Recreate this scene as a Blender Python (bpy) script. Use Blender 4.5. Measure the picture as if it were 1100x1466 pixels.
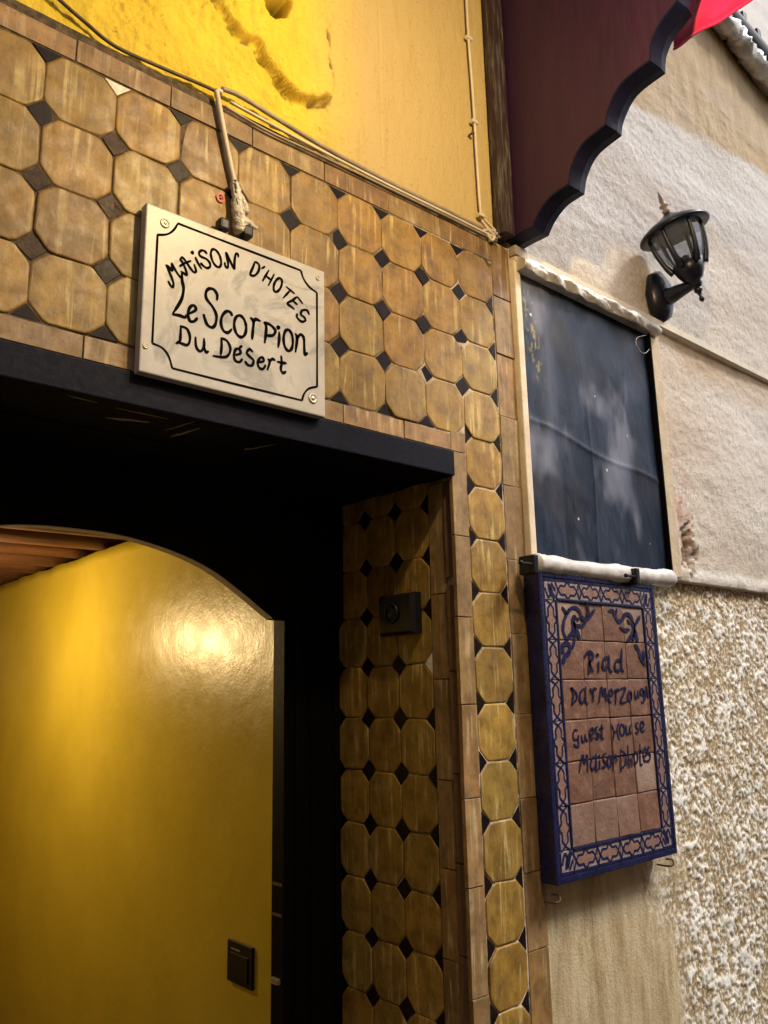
import bpy, bmesh, math, random
import numpy as np
from mathutils import Vector, Matrix
random.seed(7); rng = np.random.default_rng(11)
for o in list(bpy.data.objects): bpy.data.objects.remove(o)
S = bpy.context.scene; C = S.collection

# ------------------------------------------------------------ camera, sky, sun, exposure
FPX = 1172.917; CAM = np.array([-.4433, -1.5109, 1.5589]); YAW, PITCH, ROLL = .7220, .2145, -.0211
_cy, _sy, _cp, _sp = math.cos(YAW), math.sin(YAW), math.cos(PITCH), math.sin(PITCH)
_f = np.array([_sy*_cp, _cy*_cp, _sp]); _r = np.array([_cy, -_sy, 0]); _u = np.cross(_r, _f)
_cr, _sr = math.cos(ROLL), math.sin(ROLL)
_r, _u = _cr*_r + _sr*_u, -_sr*_r + _cr*_u
cd = bpy.data.cameras.new('camera'); cam = bpy.data.objects.new('camera', cd); C.objects.link(cam); S.camera = cam
cam.matrix_world = Matrix(((_r[0], _u[0], -_f[0], CAM[0]), (_r[1], _u[1], -_f[1], CAM[1]), (_r[2], _u[2], -_f[2], CAM[2]), (0, 0, 0, 1)))
cd.sensor_fit = 'VERTICAL'; cd.sensor_height = 24; cd.lens = 24*FPX/1466; cd.clip_start = .02; cd.clip_end = 500
W = bpy.data.worlds.new('World'); S.world = W; W.use_nodes = True
SUN_DIR = Vector((.44, -.45, .78)).normalized()
nt = W.node_tree; sky = nt.nodes.new('ShaderNodeTexSky'); sky.sky_type = 'NISHITA'; sky.sun_disc = False
sky.sun_elevation = math.asin(SUN_DIR.z); sky.sun_rotation = math.atan2(SUN_DIR.x, SUN_DIR.y)
sky.dust_density = 3.0
nt.links.new(sky.outputs[0], nt.nodes['Background'].inputs[0]); nt.nodes['Background'].inputs[1].default_value = .10
sl = bpy.data.lights.new('sun', 'SUN'); sl.energy = 1.5; sl.angle = math.radians(10); sl.color = (1, .97, .93)
so = bpy.data.objects.new('sun', sl); C.objects.link(so); so.rotation_euler = SUN_DIR.to_track_quat('Z', 'Y').to_euler()
S.view_settings.view_transform = 'Standard'; S.view_settings.look = 'None'; S.view_settings.gamma = 1
S.view_settings.exposure = 1.15
S.render.resolution_x = 768; S.render.resolution_y = 1024

# ------------------------------------------------------------ pixel -> point on a known plane
def _ray(x, y): return _r*((x-550)/FPX) - _u*((y-733)/FPX) + _f
def onY(x, y, Y=0.):
    d = _ray(x, y); return CAM + d*((Y-CAM[1])/d[1])
def onX(x, y, X):
    d = _ray(x, y); return CAM + d*((X-CAM[0])/d[0])

# ------------------------------------------------------------ numpy noise
def vnoise(x, y, seed=0):
    g = np.random.default_rng(seed).random((256, 256))
    xi = np.floor(x).astype(int); yi = np.floor(y).astype(int); fx = x-xi; fy = y-yi
    fx = fx*fx*(3-2*fx); fy = fy*fy*(3-2*fy)
    a = g[xi % 256, yi % 256]; b = g[(xi+1) % 256, yi % 256]; c = g[xi % 256, (yi+1) % 256]; d = g[(xi+1) % 256, (yi+1) % 256]
    return (a*(1-fx)+b*fx)*(1-fy) + (c*(1-fx)+d*fx)*fy
def fbm(x, y, seed=0, oct=4, gain=.5):
    t = 0; a = 1; n = 0
    for k in range(oct):
        t = t + a*vnoise(x*2**k+17.3*k, y*2**k+5.1*k, seed+k); n += a; a *= gain
    return t/n
def sstep(a, b, x):
    t = np.clip((x-a)/(b-a), 0, 1); return t*t*(3-2*t)

# ------------------------------------------------------------ materials
MATS = {}
def nodes(name):
    m = bpy.data.materials.new(name); m.use_nodes = True; t = m.node_tree; MATS[name] = m
    return m, t, t.nodes['Principled BSDF']
def N(t, typ, **kw):
    n = t.nodes.new(typ)
    for k, v in kw.items():
        if k in n.inputs: n.inputs[k].default_value = v
        else: setattr(n, k, v)
    return n
def ramp(t, fac, stops):
    r = N(t, 'ShaderNodeValToRGB'); e = r.color_ramp.elements
    while len(e) < len(stops): e.new(.5)
    for i, (p, c) in enumerate(stops): e[i].position = p; e[i].color = (c, c, c, 1) if isinstance(c, (int, float)) else (*c, 1)
    t.links.new(fac, r.inputs[0]); return r.outputs[0]
def mix(t, fac, a, b, mode='MIX'):
    m = N(t, 'ShaderNodeMix', data_type='RGBA', blend_type=mode)
    for s, v in ((0, fac), (6, a), (7, b)):
        if hasattr(v, 'is_linked') or hasattr(v, 'node'): t.links.new(v, m.inputs[s])
        else: m.inputs[s].default_value = v if s == 0 else (*v, 1)
    return m.outputs[2]
def coords(t, rand=True, scale=(1, 1, 1)):
    tc = N(t, 'ShaderNodeTexCoord'); v = tc.outputs['Object']
    if rand:
        oi = N(t, 'ShaderNodeObjectInfo'); mu = N(t, 'ShaderNodeMath', operation='MULTIPLY'); mu.inputs[1].default_value = 61.7
        t.links.new(oi.outputs['Random'], mu.inputs[0]); ad = N(t, 'ShaderNodeVectorMath', operation='ADD')
        t.links.new(v, ad.inputs[0]); t.links.new(mu.outputs[0], ad.inputs[1]); v = ad.outputs[0]
    mp = N(t, 'ShaderNodeMapping'); mp.inputs['Scale'].default_value = scale; t.links.new(v, mp.inputs[0]); return mp.outputs[0]
def noise(t, vec, scale, detail=5, rough=.55, dist=0.):
    n = N(t, 'ShaderNodeTexNoise', Scale=scale, Detail=detail, Roughness=rough, Distortion=dist); t.links.new(vec, n.inputs['Vector']); return n.outputs['Fac']
def bump(t, b, h, strength, dist=.01, prev=None):
    n = N(t, 'ShaderNodeBump', Strength=strength, Distance=dist); t.links.new(h, n.inputs['Height'])
    if prev: t.links.new(prev, n.inputs['Normal'])
    t.links.new(n.outputs[0], b.inputs['Normal']); return n.outputs[0]
def simple(name, c1, c2, scale=20, rough=.6, bmp=.2, sc=(1, 1, 1), rand=True, metal=0., r2=None, spec=.5, coat=0., bdist=.004, detail=5):
    m, t, b = nodes(name); v = coords(t, rand, sc); n = noise(t, v, scale, detail)
    t.links.new(ramp(t, n, [(.3, c1), (.7, c2)]), b.inputs['Base Color'])
    b.inputs['Metallic'].default_value = metal; b.inputs['Specular IOR Level'].default_value = spec; b.inputs['Coat Weight'].default_value = coat
    n2 = noise(t, v, scale*3.1, 4)
    t.links.new(ramp(t, n2, [(.3, rough), (.7, r2 if r2 is not None else min(1, rough+.12))]), b.inputs['Roughness'])
    if bmp: bump(t, b, noise(t, v, scale*4, 5), bmp, bdist)
    return m
def tile_mat(name, lo, hi, pale, streak=.55, rough=.42):
    m, t, b = nodes(name); v = coords(t, True); oi = N(t, 'ShaderNodeObjectInfo')
    base = ramp(t, noise(t, v, 16, 8, .62), [(.30, lo), (.68, hi)])
    var = ramp(t, oi.outputs['Random'], [(0, (.74, .62, .48)), (.2, (1.0, 1.02, .92)), (.4, (.84, .78, .72)), (.6, (1.14, 1.08, .98)), (.8, (1.0, .86, .62)), (1, (.90, .94, .82))])
    base = mix(t, 1., base, var, 'MULTIPLY')
    st = noise(t, coords(t, True, (1, 1, .07)), 62, 3, .55, .5); st2 = noise(t, v, 11, 3)
    mu = N(t, 'ShaderNodeMath', operation='MULTIPLY'); t.links.new(ramp(t, st, [(.535, 0.), (.65, 1.)]), mu.inputs[0]); t.links.new(ramp(t, st2, [(.42, .12), (.62, 1.)]), mu.inputs[1])
    mu2 = N(t, 'ShaderNodeMath', operation='MULTIPLY'); t.links.new(mu.outputs[0], mu2.inputs[0]); mu2.inputs[1].default_value = streak
    col = mix(t, mu2.outputs[0], base, pale)
    dk = ramp(t, noise(t, coords(t, True, (1, 1, .6)), 32, 6, .68), [(.30, .60), (.52, 1.)])
    col = mix(t, 1., col, dk, 'MULTIPLY')
    pit = ramp(t, noise(t, v, 160, 3), [(.30, .45), (.42, 1.)]); col = mix(t, .6, col, mix(t, 1., col, pit, 'MULTIPLY'))
    t.links.new(col, b.inputs['Base Color'])
    t.links.new(ramp(t, noise(t, v, 30, 4), [(.3, rough-.08), (.7, rough+.2)]), b.inputs['Roughness'])
    b1 = bump(t, b, noise(t, coords(t, True, (1, 1, .6)), 70, 5, .65), .32, .003); bump(t, b, noise(t, v, 18, 4), .22, .006, b1); b.inputs['Coat Weight'].default_value = .06; b.inputs['Coat Roughness'].default_value = .32
    return m
tile_mat('terracotta_octagon', (.165, .096, .016), (.36, .236, .048), (.62, .50, .20), .62, .5)
tile_mat('terracotta_border', (.155, .095, .036), (.32, .205, .088), (.56, .45, .25), .55, .55)
simple('dark_glaze', (.004, .003, .004), (.016, .008, .007), 40, .35, .05, r2=.5, spec=.12)
simple('brown_glaze', (.024, .012, .008), (.080, .045, .025), 50, .4, .2, r2=.55, spec=.15)
simple('mirror_chip', (.5, .46, .38), (.8, .76, .66), 60, .15, .5, r2=.35)
m, t, b = nodes('mortar'); v = coords(t, False); sx_ = N(t, 'ShaderNodeSeparateXYZ'); t.links.new(N(t, 'ShaderNodeTexCoord').outputs['Object'], sx_.inputs[0])
c = ramp(t, noise(t, v, 60, 4), [(.35, (.035, .024, .014)), (.65, (.13, .09, .05))]); mr = N(t, 'ShaderNodeMapRange'); mr.inputs[1].default_value = .7; mr.inputs[2].default_value = 1.2; t.links.new(sx_.outputs[0], mr.inputs[0])
mm = N(t, 'ShaderNodeMath', operation='MULTIPLY'); t.links.new(mr.outputs[0], mm.inputs[0]); t.links.new(ramp(t, noise(t, v, 16, 4), [(.42, 0.), (.56, 1.)]), mm.inputs[1])
t.links.new(mix(t, mm.outputs[0], c, (.50, .43, .33)), b.inputs['Base Color']); b.inputs['Roughness'].default_value = .9; bump(t, b, noise(t, v, 200, 4), .6, .003)
simple('corner_tile', (.085, .042, .02), (.15, .08, .04), 30, .4, .4)
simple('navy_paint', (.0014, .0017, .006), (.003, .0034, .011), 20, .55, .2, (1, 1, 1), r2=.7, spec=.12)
simple('black_wood', (.0015, .0015, .002), (.004, .0035, .004), 30, .4, .2, (8, 8, .6), r2=.6, spec=.07)
simple('sliver_tone', (.20, .17, .10), (.45, .38, .25), 60, .7, .4)
simple('arch_lit_edge', (.50, .44, .32), (.65, .58, .44), 40, .6, .3)  # pale tone: lamplight on the arch rim put into the colour
simple('maroon_board', (.014, .002, .018), (.023, .003, .024), 6, .5, .25, (3, 3, .5), r2=.62)
simple('navy_edge', (.0015, .002, .013), (.004, .0045, .026), 14, .55, .4, r2=.65, spec=.2)
m, t, b = nodes('weathered_post'); v = coords(t, False, (9, 9, 1.0)); n = noise(t, v, 7, 7, .65)
t.links.new(ramp(t, n, [(.35, (.015, .005, .007)), (.5, (.025, .008, .009)), (.58, (.06, .05, .045)), (.72, (.16, .14, .12))]), b.inputs['Base Color']); b.inputs['Roughness'].default_value = .75; bump(t, b, n, .8, .006)
simple('crimson_cloth', (.60, .002, .085), (.70, .006, .13), 8, .75, .3, rand=False)
MATS['crimson_cloth'].node_tree.nodes['Principled BSDF'].inputs['Sheen Weight'].default_value = .3
simple('cream_paint', (.52, .44, .32), (.68, .60, .47), 18, .6, .5, rand=False)
simple('frame_plaster', (.42, .34, .23), (.56, .47, .34), 14, .8, .6, rand=False, bdist=.006)
simple('conduit', (.50, .44, .32), (.62, .55, .42), 20, .45, .15, rand=False)
simple('conduit_grey', (.20, .17, .14), (.34, .29, .22), 25, .45, .2, rand=False)
simple('cable_dark', (.05, .035, .02), (.12, .08, .04), 30, .6, .2, rand=False)
simple('black_plastic', (.006, .006, .008), (.012, .012, .016), 30, .3, .1, r2=.42, spec=.3)
simple('lantern_paint', (.0025, .0035, .009), (.006, .008, .018), 30, .28, .1, r2=.4, spec=.4)
simple('clear_wrap', (.55, .50, .40), (.85, .80, .68), 45, .12, .8, rand=False, r2=.3, coat=.6, bdist=.01)
simple('foil', (.42, .39, .34), (.75, .72, .66), 14, .25, .5, rand=False, metal=.35, r2=.5, bdist=.012, detail=3)
simple('white_roll', (.36, .35, .345), (.68, .66, .65), 12, .42, .5, rand=False, r2=.6)
simple('screw_metal', (.30, .26, .18), (.55, .5, .4), 60, .35, .3, metal=.8)
simple('ink', (.002, .002, .003), (.005, .0045, .006), 60, .85, .1, spec=.05)
simple('sticker_red', (.42, .01, .02), (.5, .03, .04), 60, .4, .1)
simple('navy_glaze', (.003, .0045, .028), (.009, .012, .068), 30, .22, 0, r2=.4)
simple('lilac_glaze', (.17, .13, .135), (.30, .24, .24), 60, .3, .5, r2=.55)
simple('clay_fill', (.16, .085, .065), (.26, .15, .115), 60, .45, .5)
m, t, b = nodes('clay_tile'); v = coords(t, True); oi = N(t, 'ShaderNodeObjectInfo'); n = noise(t, v, 26, 7, .65)
c = mix(t, 1., ramp(t, n, [(.25, (.10, .047, .030)), (.55, (.175, .088, .058)), (.75, (.29, .17, .12))]), ramp(t, oi.outputs['Random'], [(0, (.88, .88, .88)), (1, (1.06, 1.03, 1.0))]), 'MULTIPLY')
tc = N(t, 'ShaderNodeAttribute', attribute_name='pale'); c = mix(t, tc.outputs['Fac'], c, (.52, .42, .36)); t.links.new(c, b.inputs['Base Color'])
b.inputs['Roughness'].default_value = .5; b1 = bump(t, b, noise(t, v, 90, 5), .6, .003); bump(t, b, noise(t, v, 20, 4), .5, .006, b1)
m, t, b = nodes('marble'); v = coords(t, False); n = noise(t, v, 5, 8, .6, 1.6); n2 = noise(t, v, 14, 6, .6, .8)
c = ramp(t, n, [(.28, (.21, .21, .19)), (.40, (.40, .385, .345)), (.55, (.475, .46, .41)), (.63, (.28, .275, .255)), (.70, (.455, .44, .39))])
c = mix(t, ramp(t, n2, [(.38, .55), (.55, 0.)]), c, (.38, .36, .31)); t.links.new(c, b.inputs['Base Color']); b.inputs['Roughness'].default_value = .38; bump(t, b, n2, .08, .002)
def attr(t, name): return N(t, 'ShaderNodeAttribute', attribute_name=name).outputs['Fac']
m, t, b = nodes('yellow_plaster'); v = coords(t, False)
c = ramp(t, noise(t, v, 6, 6), [(.3, (.74, .53, .03)), (.7, (.85, .645, .05))])
c = mix(t, attr(t, 'smooth'), c, (.54, .41, .19)); c = mix(t, ramp(t, noise(t, coords(t, False, (1, 1, .12)), 40, 5), [(.52, 0.), (.75, .35)]), c, (.44, .27, .06))  # right side paled: daylight wash put into the colour
c = mix(t, ramp(t, noise(t, v, 85, 4, .7), [(.30, .75), (.40, 0.)]), c, (.36, .22, .02)); c = mix(t, attr(t, 'recess_dark'), c, (.022, .014, .008))  # darkens the wall hollow and patch rim: their shade put into the colour
t.links.new(c, b.inputs['Base Color']); b.inputs['Roughness'].default_value = .62; b1 = bump(t, b, noise(t, v, 130, 5, .75), .9, .006); bump(t, b, noise(t, coords(t, False, (1, 1, .35)), 45, 4), .4, .005, b1)
m, t, b = nodes('corridor_paint'); v = coords(t, False)
c = ramp(t, noise(t, v, 2.5, 5), [(.3, (.41, .315, .028)), (.7, (.49, .38, .042))]); t.links.new(c, b.inputs['Base Color'])
t.links.new(ramp(t, noise(t, v, 9, 5), [(.3, .29), (.7, .40)]), b.inputs['Roughness']); b1 = bump(t, b, noise(t, v, 16, 5, .6), .30, .007); bump(t, b, noise(t, v, 80, 4), .22, .002, b1)
m, t, b = nodes('beige_plaster'); v = coords(t, False); vx = coords(t, False, (.25, 1, 1.2))
c = ramp(t, noise(t, vx, 3.2, 7, .6), [(.25, (.44, .37, .29)), (.5, (.58, .525, .455)), (.75, (.70, .67, .61))])
c = mix(t, ramp(t, noise(t, v, 1.1, 4), [(.55, 0.), (.75, .35)]), c, (.50, .30, .20))
c = mix(t, ramp(t, noise(t, v, 75, 5, .7), [(.40, .45), (.55, 0.)]), c, (.34, .25, .16)); bn = ramp(t, noise(t, coords(t, False, (1, 1, .3)), 9, 6, .65), [(.3, (.34, .215, .09)), (.7, (.52, .38, .21))]); c = mix(t, attr(t, 'brown'), c, bn); c = mix(t, attr(t, 'white'), c, (.74, .71, .65)); c = mix(t, attr(t, 'pink'), c, (.42, .20, .14)); c = mix(t, attr(t, 'recess_dark'), c, (.17, .09, .04))
t.links.new(c, b.inputs['Base Color']); b.inputs['Roughness'].default_value = .85; b1 = bump(t, b, noise(t, v, 95, 6, .75), .8, .007); bump(t, b, noise(t, coords(t, False, (.45, 1, 1.3)), 34, 5), .35, .007, b1)
m, t, b = nodes('roughcast'); v = coords(t, False)
c = ramp(t, noise(t, v, 9, 6), [(.3, (.22, .15, .06)), (.6, (.34, .245, .115)), (.8, (.24, .14, .065))])
sp = ramp(t, noise(t, coords(t, False, (1, 1, .16)), 30, 6, .65), [(.3, (.30, .215, .10)), (.55, (.48, .38, .22)), (.8, (.60, .51, .34))]); c = mix(t, attr(t, 'smooth'), c, sp)
fl = N(t, 'ShaderNodeMath', operation='MULTIPLY'); t.links.new(ramp(t, noise(t, v, 70, 4, .6), [(.515, 0.), (.57, .85)]), fl.inputs[0]); bump(t, b, noise(t, v, 210, 4, .7), .8, .005); iv = N(t, 'ShaderNodeMath', operation='SUBTRACT'); iv.inputs[0].default_value = 1; t.links.new(attr(t, 'smooth'), iv.inputs[1]); t.links.new(iv.outputs[0], fl.inputs[1])
c = mix(t, fl.outputs[0], c, (.72, .66, .52)); c = mix(t, attr(t, 'white'), c, (.86, .85, .80)); t.links.new(c, b.inputs['Base Color']); b.inputs['Roughness'].default_value = .72; bump(t, b, noise(t, v, 130, 5, .7), .55, .005)
m, t, b = nodes('dark_sheet'); v = coords(t, False)
c = ramp(t, noise(t, coords(t, False, (1, 1, .5)), 6, 6, .6, .5), [(.30, (.002, .006, .016)), (.50, (.006, .014, .032)), (.64, (.022, .032, .060)), (.82, (.085, .095, .13))])
c = mix(t, ramp(t, noise(t, v, 4.0, 3), [(.52, 0.), (.7, .5)]), c, (.045, .036, .034)); c = mix(t, attr(t, 'pale_patch'), c, (.17, .185, .25))  # paler bluish patches and an upright band mixed over the sheet
c = mix(t, attr(t, 'gold'), c, (.42, .33, .11)); vs = N(t, 'ShaderNodeTexVoronoi', Scale=9., Randomness=1.); t.links.new(v, vs.inputs['Vector']); c = mix(t, ramp(t, vs.outputs['Distance'], [(.045, .9), (.06, 0.)]), c, (.55, .53, .45))
t.links.new(c, b.inputs['Base Color']); t.links.new(ramp(t, noise(t, v, 8, 5), [(.3, .34), (.7, .55)]), b.inputs['Roughness']); b.inputs['Specular IOR Level'].default_value = .2; bump(t, b, noise(t, coords(t, False, (1, 1, .4)), 26, 6, .65), .45, .006)
m, t, b = nodes('beam_wood'); v = coords(t, False, (1, 9, 9)); n = noise(t, v, 3, 6)
t.links.new(ramp(t, n, [(.3, (.04, .014, .007)), (.7, (.11, .038, .016))]), b.inputs['Base Color']); b.inputs['Roughness'].default_value = .55; bump(t, b, n, .5, .006)
simple('alley_stone', (.08, .07, .06), (.14, .12, .10), 8, .85, .6, rand=False)
simple('ochre_wall', (.25, .19, .13), (.34, .27, .19), 5, .85, .6, rand=False, bdist=.01)
m, t, b = nodes('lantern_glass'); b.inputs['Base Color'].default_value = (.62, .66, .72, 1); b.inputs['Roughness'].default_value = .08; b.inputs['Transmission Weight'].default_value = .95; b.inputs['IOR'].default_value = 1.15; b.inputs['Coat Weight'].default_value = .5
bump(t, b, noise(t, coords(t, False), 30, 3), .15, .004)
def emit(name, col, s):
    m, t, b = nodes(name); b.inputs['Base Color'].default_value = (*col, 1); b.inputs['Emission Color'].default_value = (*col, 1); b.inputs['Emission Strength'].default_value = s
emit('bulb_glow', (1, .72, .35), 12)

# ------------------------------------------------------------ object helpers
def link(name, me, mat, parent=None):
    o = bpy.data.objects.new(name, me); C.objects.link(o)
    if mat and not me.materials: me.materials.append(MATS[mat])
    if parent: o.parent = parent
    return o
def tag(o, label, cat, group=None):
    o['label'] = label; o['category'] = cat
    if group: o['group'] = group
    return o
def thing(name, label, cat, loc=(0, 0, 0), group=None):
    o = bpy.data.objects.new(name, None); C.objects.link(o); o.location = loc; o.empty_display_size = .1
    return tag(o, label, cat, group)
def mesh(name, v, f, smooth=False):
    me = bpy.data.meshes.new(name); me.from_pydata([tuple(map(float, p)) for p in v], [], f); me.update()
    if smooth: me.polygons.foreach_set('use_smooth', [True]*len(me.polygons))
    return me
def fixn(me):
    bm = bmesh.new(); bm.from_mesh(me); bmesh.ops.recalc_face_normals(bm, faces=bm.faces); bm.to_mesh(me); bm.free(); return me
def boxes(name, bs, bev=0.):
    bm = bmesh.new()
    for (x0, x1, y0, y1, z0, z1) in bs:
        r = bmesh.ops.create_cube(bm, size=1)['verts']
        for p in r: p.co = Vector(((x0+x1)/2+p.co.x*(x1-x0), (y0+y1)/2+p.co.y*(y1-y0), (z0+z1)/2+p.co.z*(z1-z0)))
    if bev: bmesh.ops.bevel(bm, geom=list(bm.edges), offset=bev, segments=2, affect='EDGES', profile=.6)
    me = bpy.data.meshes.new(name); bm.to_mesh(me); bm.free(); return me
def box(name, x0, x1, y0, y1, z0, z1, mat, parent=None, bev=0.): return link(name, boxes(name, [(x0, x1, y0, y1, z0, z1)], bev), mat, parent)
def catmull(P, n=6, closed=False):
    P = [np.array(q, float) for q in P]
    if len(P) < 3: 
        return [P[0]+(P[-1]-P[0])*k/n for k in range(n+1)]
    out = []; L = len(P)
    for i in range(L if closed else L-1):
        a, b_, c_, d = (P[(i-1) % L] if closed or i else P[0], P[i], P[(i+1) % L], P[(i+2) % L] if closed or i+2 < L else P[-1])
        for k in range(n):
            s = k/n; out.append(.5*(2*b_+(c_-a)*s+(2*a-5*b_+4*c_-d)*s*s+(3*b_-a-3*c_+d)*s**3))
    out.append(P[0] if closed else P[-1]); return out
def tube(name, P, r, mat, parent=None, sides=8, smooth=6, wob=0.):
    pts = catmull(P, smooth) if smooth else [np.array(q, float) for q in P]
    V = []; F = []; L = len(pts); up = np.array([.13, .2, .97])
    for i, q in enumerate(pts):
        d = pts[min(i+1, L-1)]-pts[max(i-1, 0)]; d = d/(np.linalg.norm(d)+1e-9); s = np.cross(d, up); s /= np.linalg.norm(s)+1e-9; w = np.cross(s, d)
        rr = (r[0]+(r[1]-r[0])*i/(L-1)) if isinstance(r, tuple) else r(i/(L-1)) if callable(r) else r
        for k in range(sides):
            a = 2*math.pi*k/sides; rk = rr*(1+wob*(random.random()-.5)*2); V.append(q+rk*(math.cos(a)*s+math.sin(a)*w))
    for i in range(L-1):
        for k in range(sides):
            k2 = (k+1) % sides; F.append((i*sides+k, i*sides+k2, (i+1)*sides+k2, (i+1)*sides+k))
    F.append(tuple(range(sides))); F.append(tuple(range((L-1)*sides, L*sides)))
    return link(name, fixn(mesh(name, V, F, True)), mat, parent)
def lathe_mesh(name, prof, seg=24):
    V = []; F = []
    for (r, z) in prof:
        for k in range(seg): a = 2*math.pi*k/seg; V.append((r*math.cos(a), r*math.sin(a), z))
    for i in range(len(prof)-1):
        for k in range(seg): k2 = (k+1) % seg; F.append((i*seg+k, i*seg+k2, (i+1)*seg+k2, (i+1)*seg+k))
    F.append(tuple(range(seg))[::-1]); F.append(tuple(range((len(prof)-1)*seg, len(prof)*seg)))
    return fixn(mesh(name, V, F, True))
def grid(name, xs, zs, yf, mat, parent=None, attrs=None, keep=None, back=.12, axis='Y'):
    X, Z = np.meshgrid(xs, zs, indexing='ij'); Y = yf(X, Z); nx, nz = X.shape
    V = np.stack([X, Y, Z], -1).reshape(-1, 3) if axis == 'Y' else np.stack([Y, X, Z], -1).reshape(-1, 3)
    idx = np.arange(nx*nz).reshape(nx, nz)
    F = np.stack([idx[:-1, :-1], idx[1:, :-1], idx[1:, 1:], idx[:-1, 1:]], -1).reshape(-1, 4)
    if axis == 'X': F = F[:, ::-1]
    ring = np.concatenate([idx[:, 0], idx[-1, 1:], idx[-2::-1, -1], idx[0, -2:0:-1]])   # skirt back to a flat rear face
    bk = V[ring].copy(); bk[:, 1 if axis == 'Y' else 0] = (back if axis == 'Y' else back)
    n0 = len(V); V = np.concatenate([V, bk]); m = len(ring); F = F.tolist()
    for k in range(m):
        k2 = (k+1) % m; q = [int(ring[k2]), int(ring[k]), n0+k, n0+k2]; F.append(q if axis == 'Y' else q[::-1])
    F.append(list(range(n0, n0+m))[::-1] if axis == 'Y' else list(range(n0, n0+m)))
    me = bpy.data.meshes.new(name); me.from_pydata(V.tolist(), [], F); me.update()
    sm = [True]*(len(F)-m-1)+[False]*(m+1); me.polygons.foreach_set('use_smooth', sm)
    for k, fn in (attrs or {}).items():
        a = me.attributes.new(k, 'FLOAT', 'POINT'); d = np.zeros(len(V), np.float32); d[:nx*nz] = np.clip(fn(X, Z), 0, 1).ravel(); a.data.foreach_set('value', d)
    return link(name, me, mat, parent)
def ribbon(name, strokes, y, mat, parent, h=.0009, taper=.55):
    """strokes: (list of (x,z) points, width, closed) drawn as a thin raised coat on the plane Y=y"""
    V = []; F = []
    for pts, w, closed in strokes:
        P = catmull(pts, 6, closed); L = len(P); b0 = len(V); 
        for i, q in enumerate(P):
            a = P[max(i-1, 0)] if not closed else P[(i-1) % (L-1)]; c_ = P[min(i+1, L-1)] if not closed else P[(i+1) % (L-1)]
            d = c_-a; d = d/(np.linalg.norm(d)+1e-9); nrm = np.array([-d[1], d[0]])
            e = 1. if closed else taper+(1-taper)*min(1, min(i, L-1-i)/3.)
            hw = w/2*e*(1+.12*math.sin(i*1.7+len(V)))
            l = q+nrm*hw; r = q-nrm*hw
            V += [(l[0], y-h*.2+.0005, l[1]), (l[0], y-h, l[1]), (r[0], y-h, r[1]), (r[0], y-h*.2+.0005, r[1])]
        for i in range(L-1):
            a = b0+4*i
            for k in range(3): F.append((a+k, a+k+1, a+5+k, a+4+k))
    return link(name, fixn(mesh(name, V, F)), mat, parent)
def poly_prism(name, pts, y0, y1, mat, parent, axis='Y'):
    n = len(pts)
    if axis == 'Y': V = [(a, y0, b_) for a, b_ in pts]+[(a, y1, b_) for a, b_ in pts]
    else: V = [(y0, a, b_) for a, b_ in pts]+[(y1, a, b_) for a, b_ in pts]
    F = [tuple(range(n)), tuple(range(n, 2*n))[::-1]]+[(i, i+n, (i+1) % n+n, (i+1) % n) for i in range(n)]
    return link(name, fixn(mesh(name, V, F)), mat, parent)
def ell(c, rx, ry, tilt=0, n=10):
    a = math.radians(tilt); return [(c[0]+rx*math.cos(q)*math.cos(a)-ry*math.sin(q)*math.sin(a), c[1]+rx*math.cos(q)*math.sin(a)+ry*math.sin(q)*math.cos(a)) for q in [2*math.pi*k/n for k in range(n)]]

# ------------------------------------------------------------ ground and the alley
GZ = -.36
g = box('ground', -40, 40, -40, 40, -.7, GZ, 'alley_stone'); g['kind'] = 'structure'
aw = thing('alley_wall', 'plain ochre wall on the far side of the alley, facing the tiled doorway', 'wall')
grid('wall', np.arange(-6, 9.01, .25), np.arange(-.40, 3.9, .25), lambda X, Z: 2.7+.02*fbm(X, Z, 3), 'ochre_wall', aw, back=3.0)
for ch in aw.children: ch.scale.y = -1

ew = thing('added_shade_wall', 'plain ochre wall closing the alley well left of the doorway', 'wall')
box('wall', -4.4, -4.0, -3.2, .6, GZ, 4.8, 'ochre_wall', ew)  # unseen blocker, added to keep the left sky off the door jamb

# ------------------------------------------------------------ tiled wall
Q = .1481; ZT = 2.85
tw = thing('tiled_wall', 'wall round the doorway faced with ochre octagon tiles and small dark diamonds', 'wall')
LX = -.55; RX = 1.14      # opening edges
bk = boxes('mortar_bed', [(-.80, 1.44, .0025, .30, 2.203, 2.928), (1.141, 1.44, .0025, .0125, GZ, 2.203), (1.160, 1.44, .0125, .5, GZ, 2.203), (-.80, LX-.02, .0025, .5, GZ, 2.203)])
link('mortar_bed', bk, 'mortar', tw)
def slab_mesh(name, out, t=.012, bev=.0013, dome=.0004):
    """tile from a closed outline (x,z): front at y=0, chamfered rim"""
    n = len(out); out = np.array(out); c0 = out.mean(0); V = []
    for (x, z) in out: V.append((x, t, z))
    for (x, z) in out: V.append((x, bev, z))
    for (x, z) in c0+(out-c0)*.983: V.append((x, 0, z))
    for (x, z) in c0+(out-c0)*.93: V.append((x, -dome*.35, z))
    V.append((c0[0], -dome, c0[1])); F = []
    for r_ in range(3):
        for i in range(n): j = (i+1) % n; F.append((r_*n+i, r_*n+j, (r_+1)*n+j, (r_+1)*n+i))
    for i in range(n): F.append((3*n+i, 3*n+(i+1) % n, 4*n))
    F.append(tuple(range(n))[::-1]); me = fixn(mesh(name, V, F)); me.polygons.foreach_set('use_smooth', [r_ >= 2*n for r_ in range(len(F))]); return me
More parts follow.
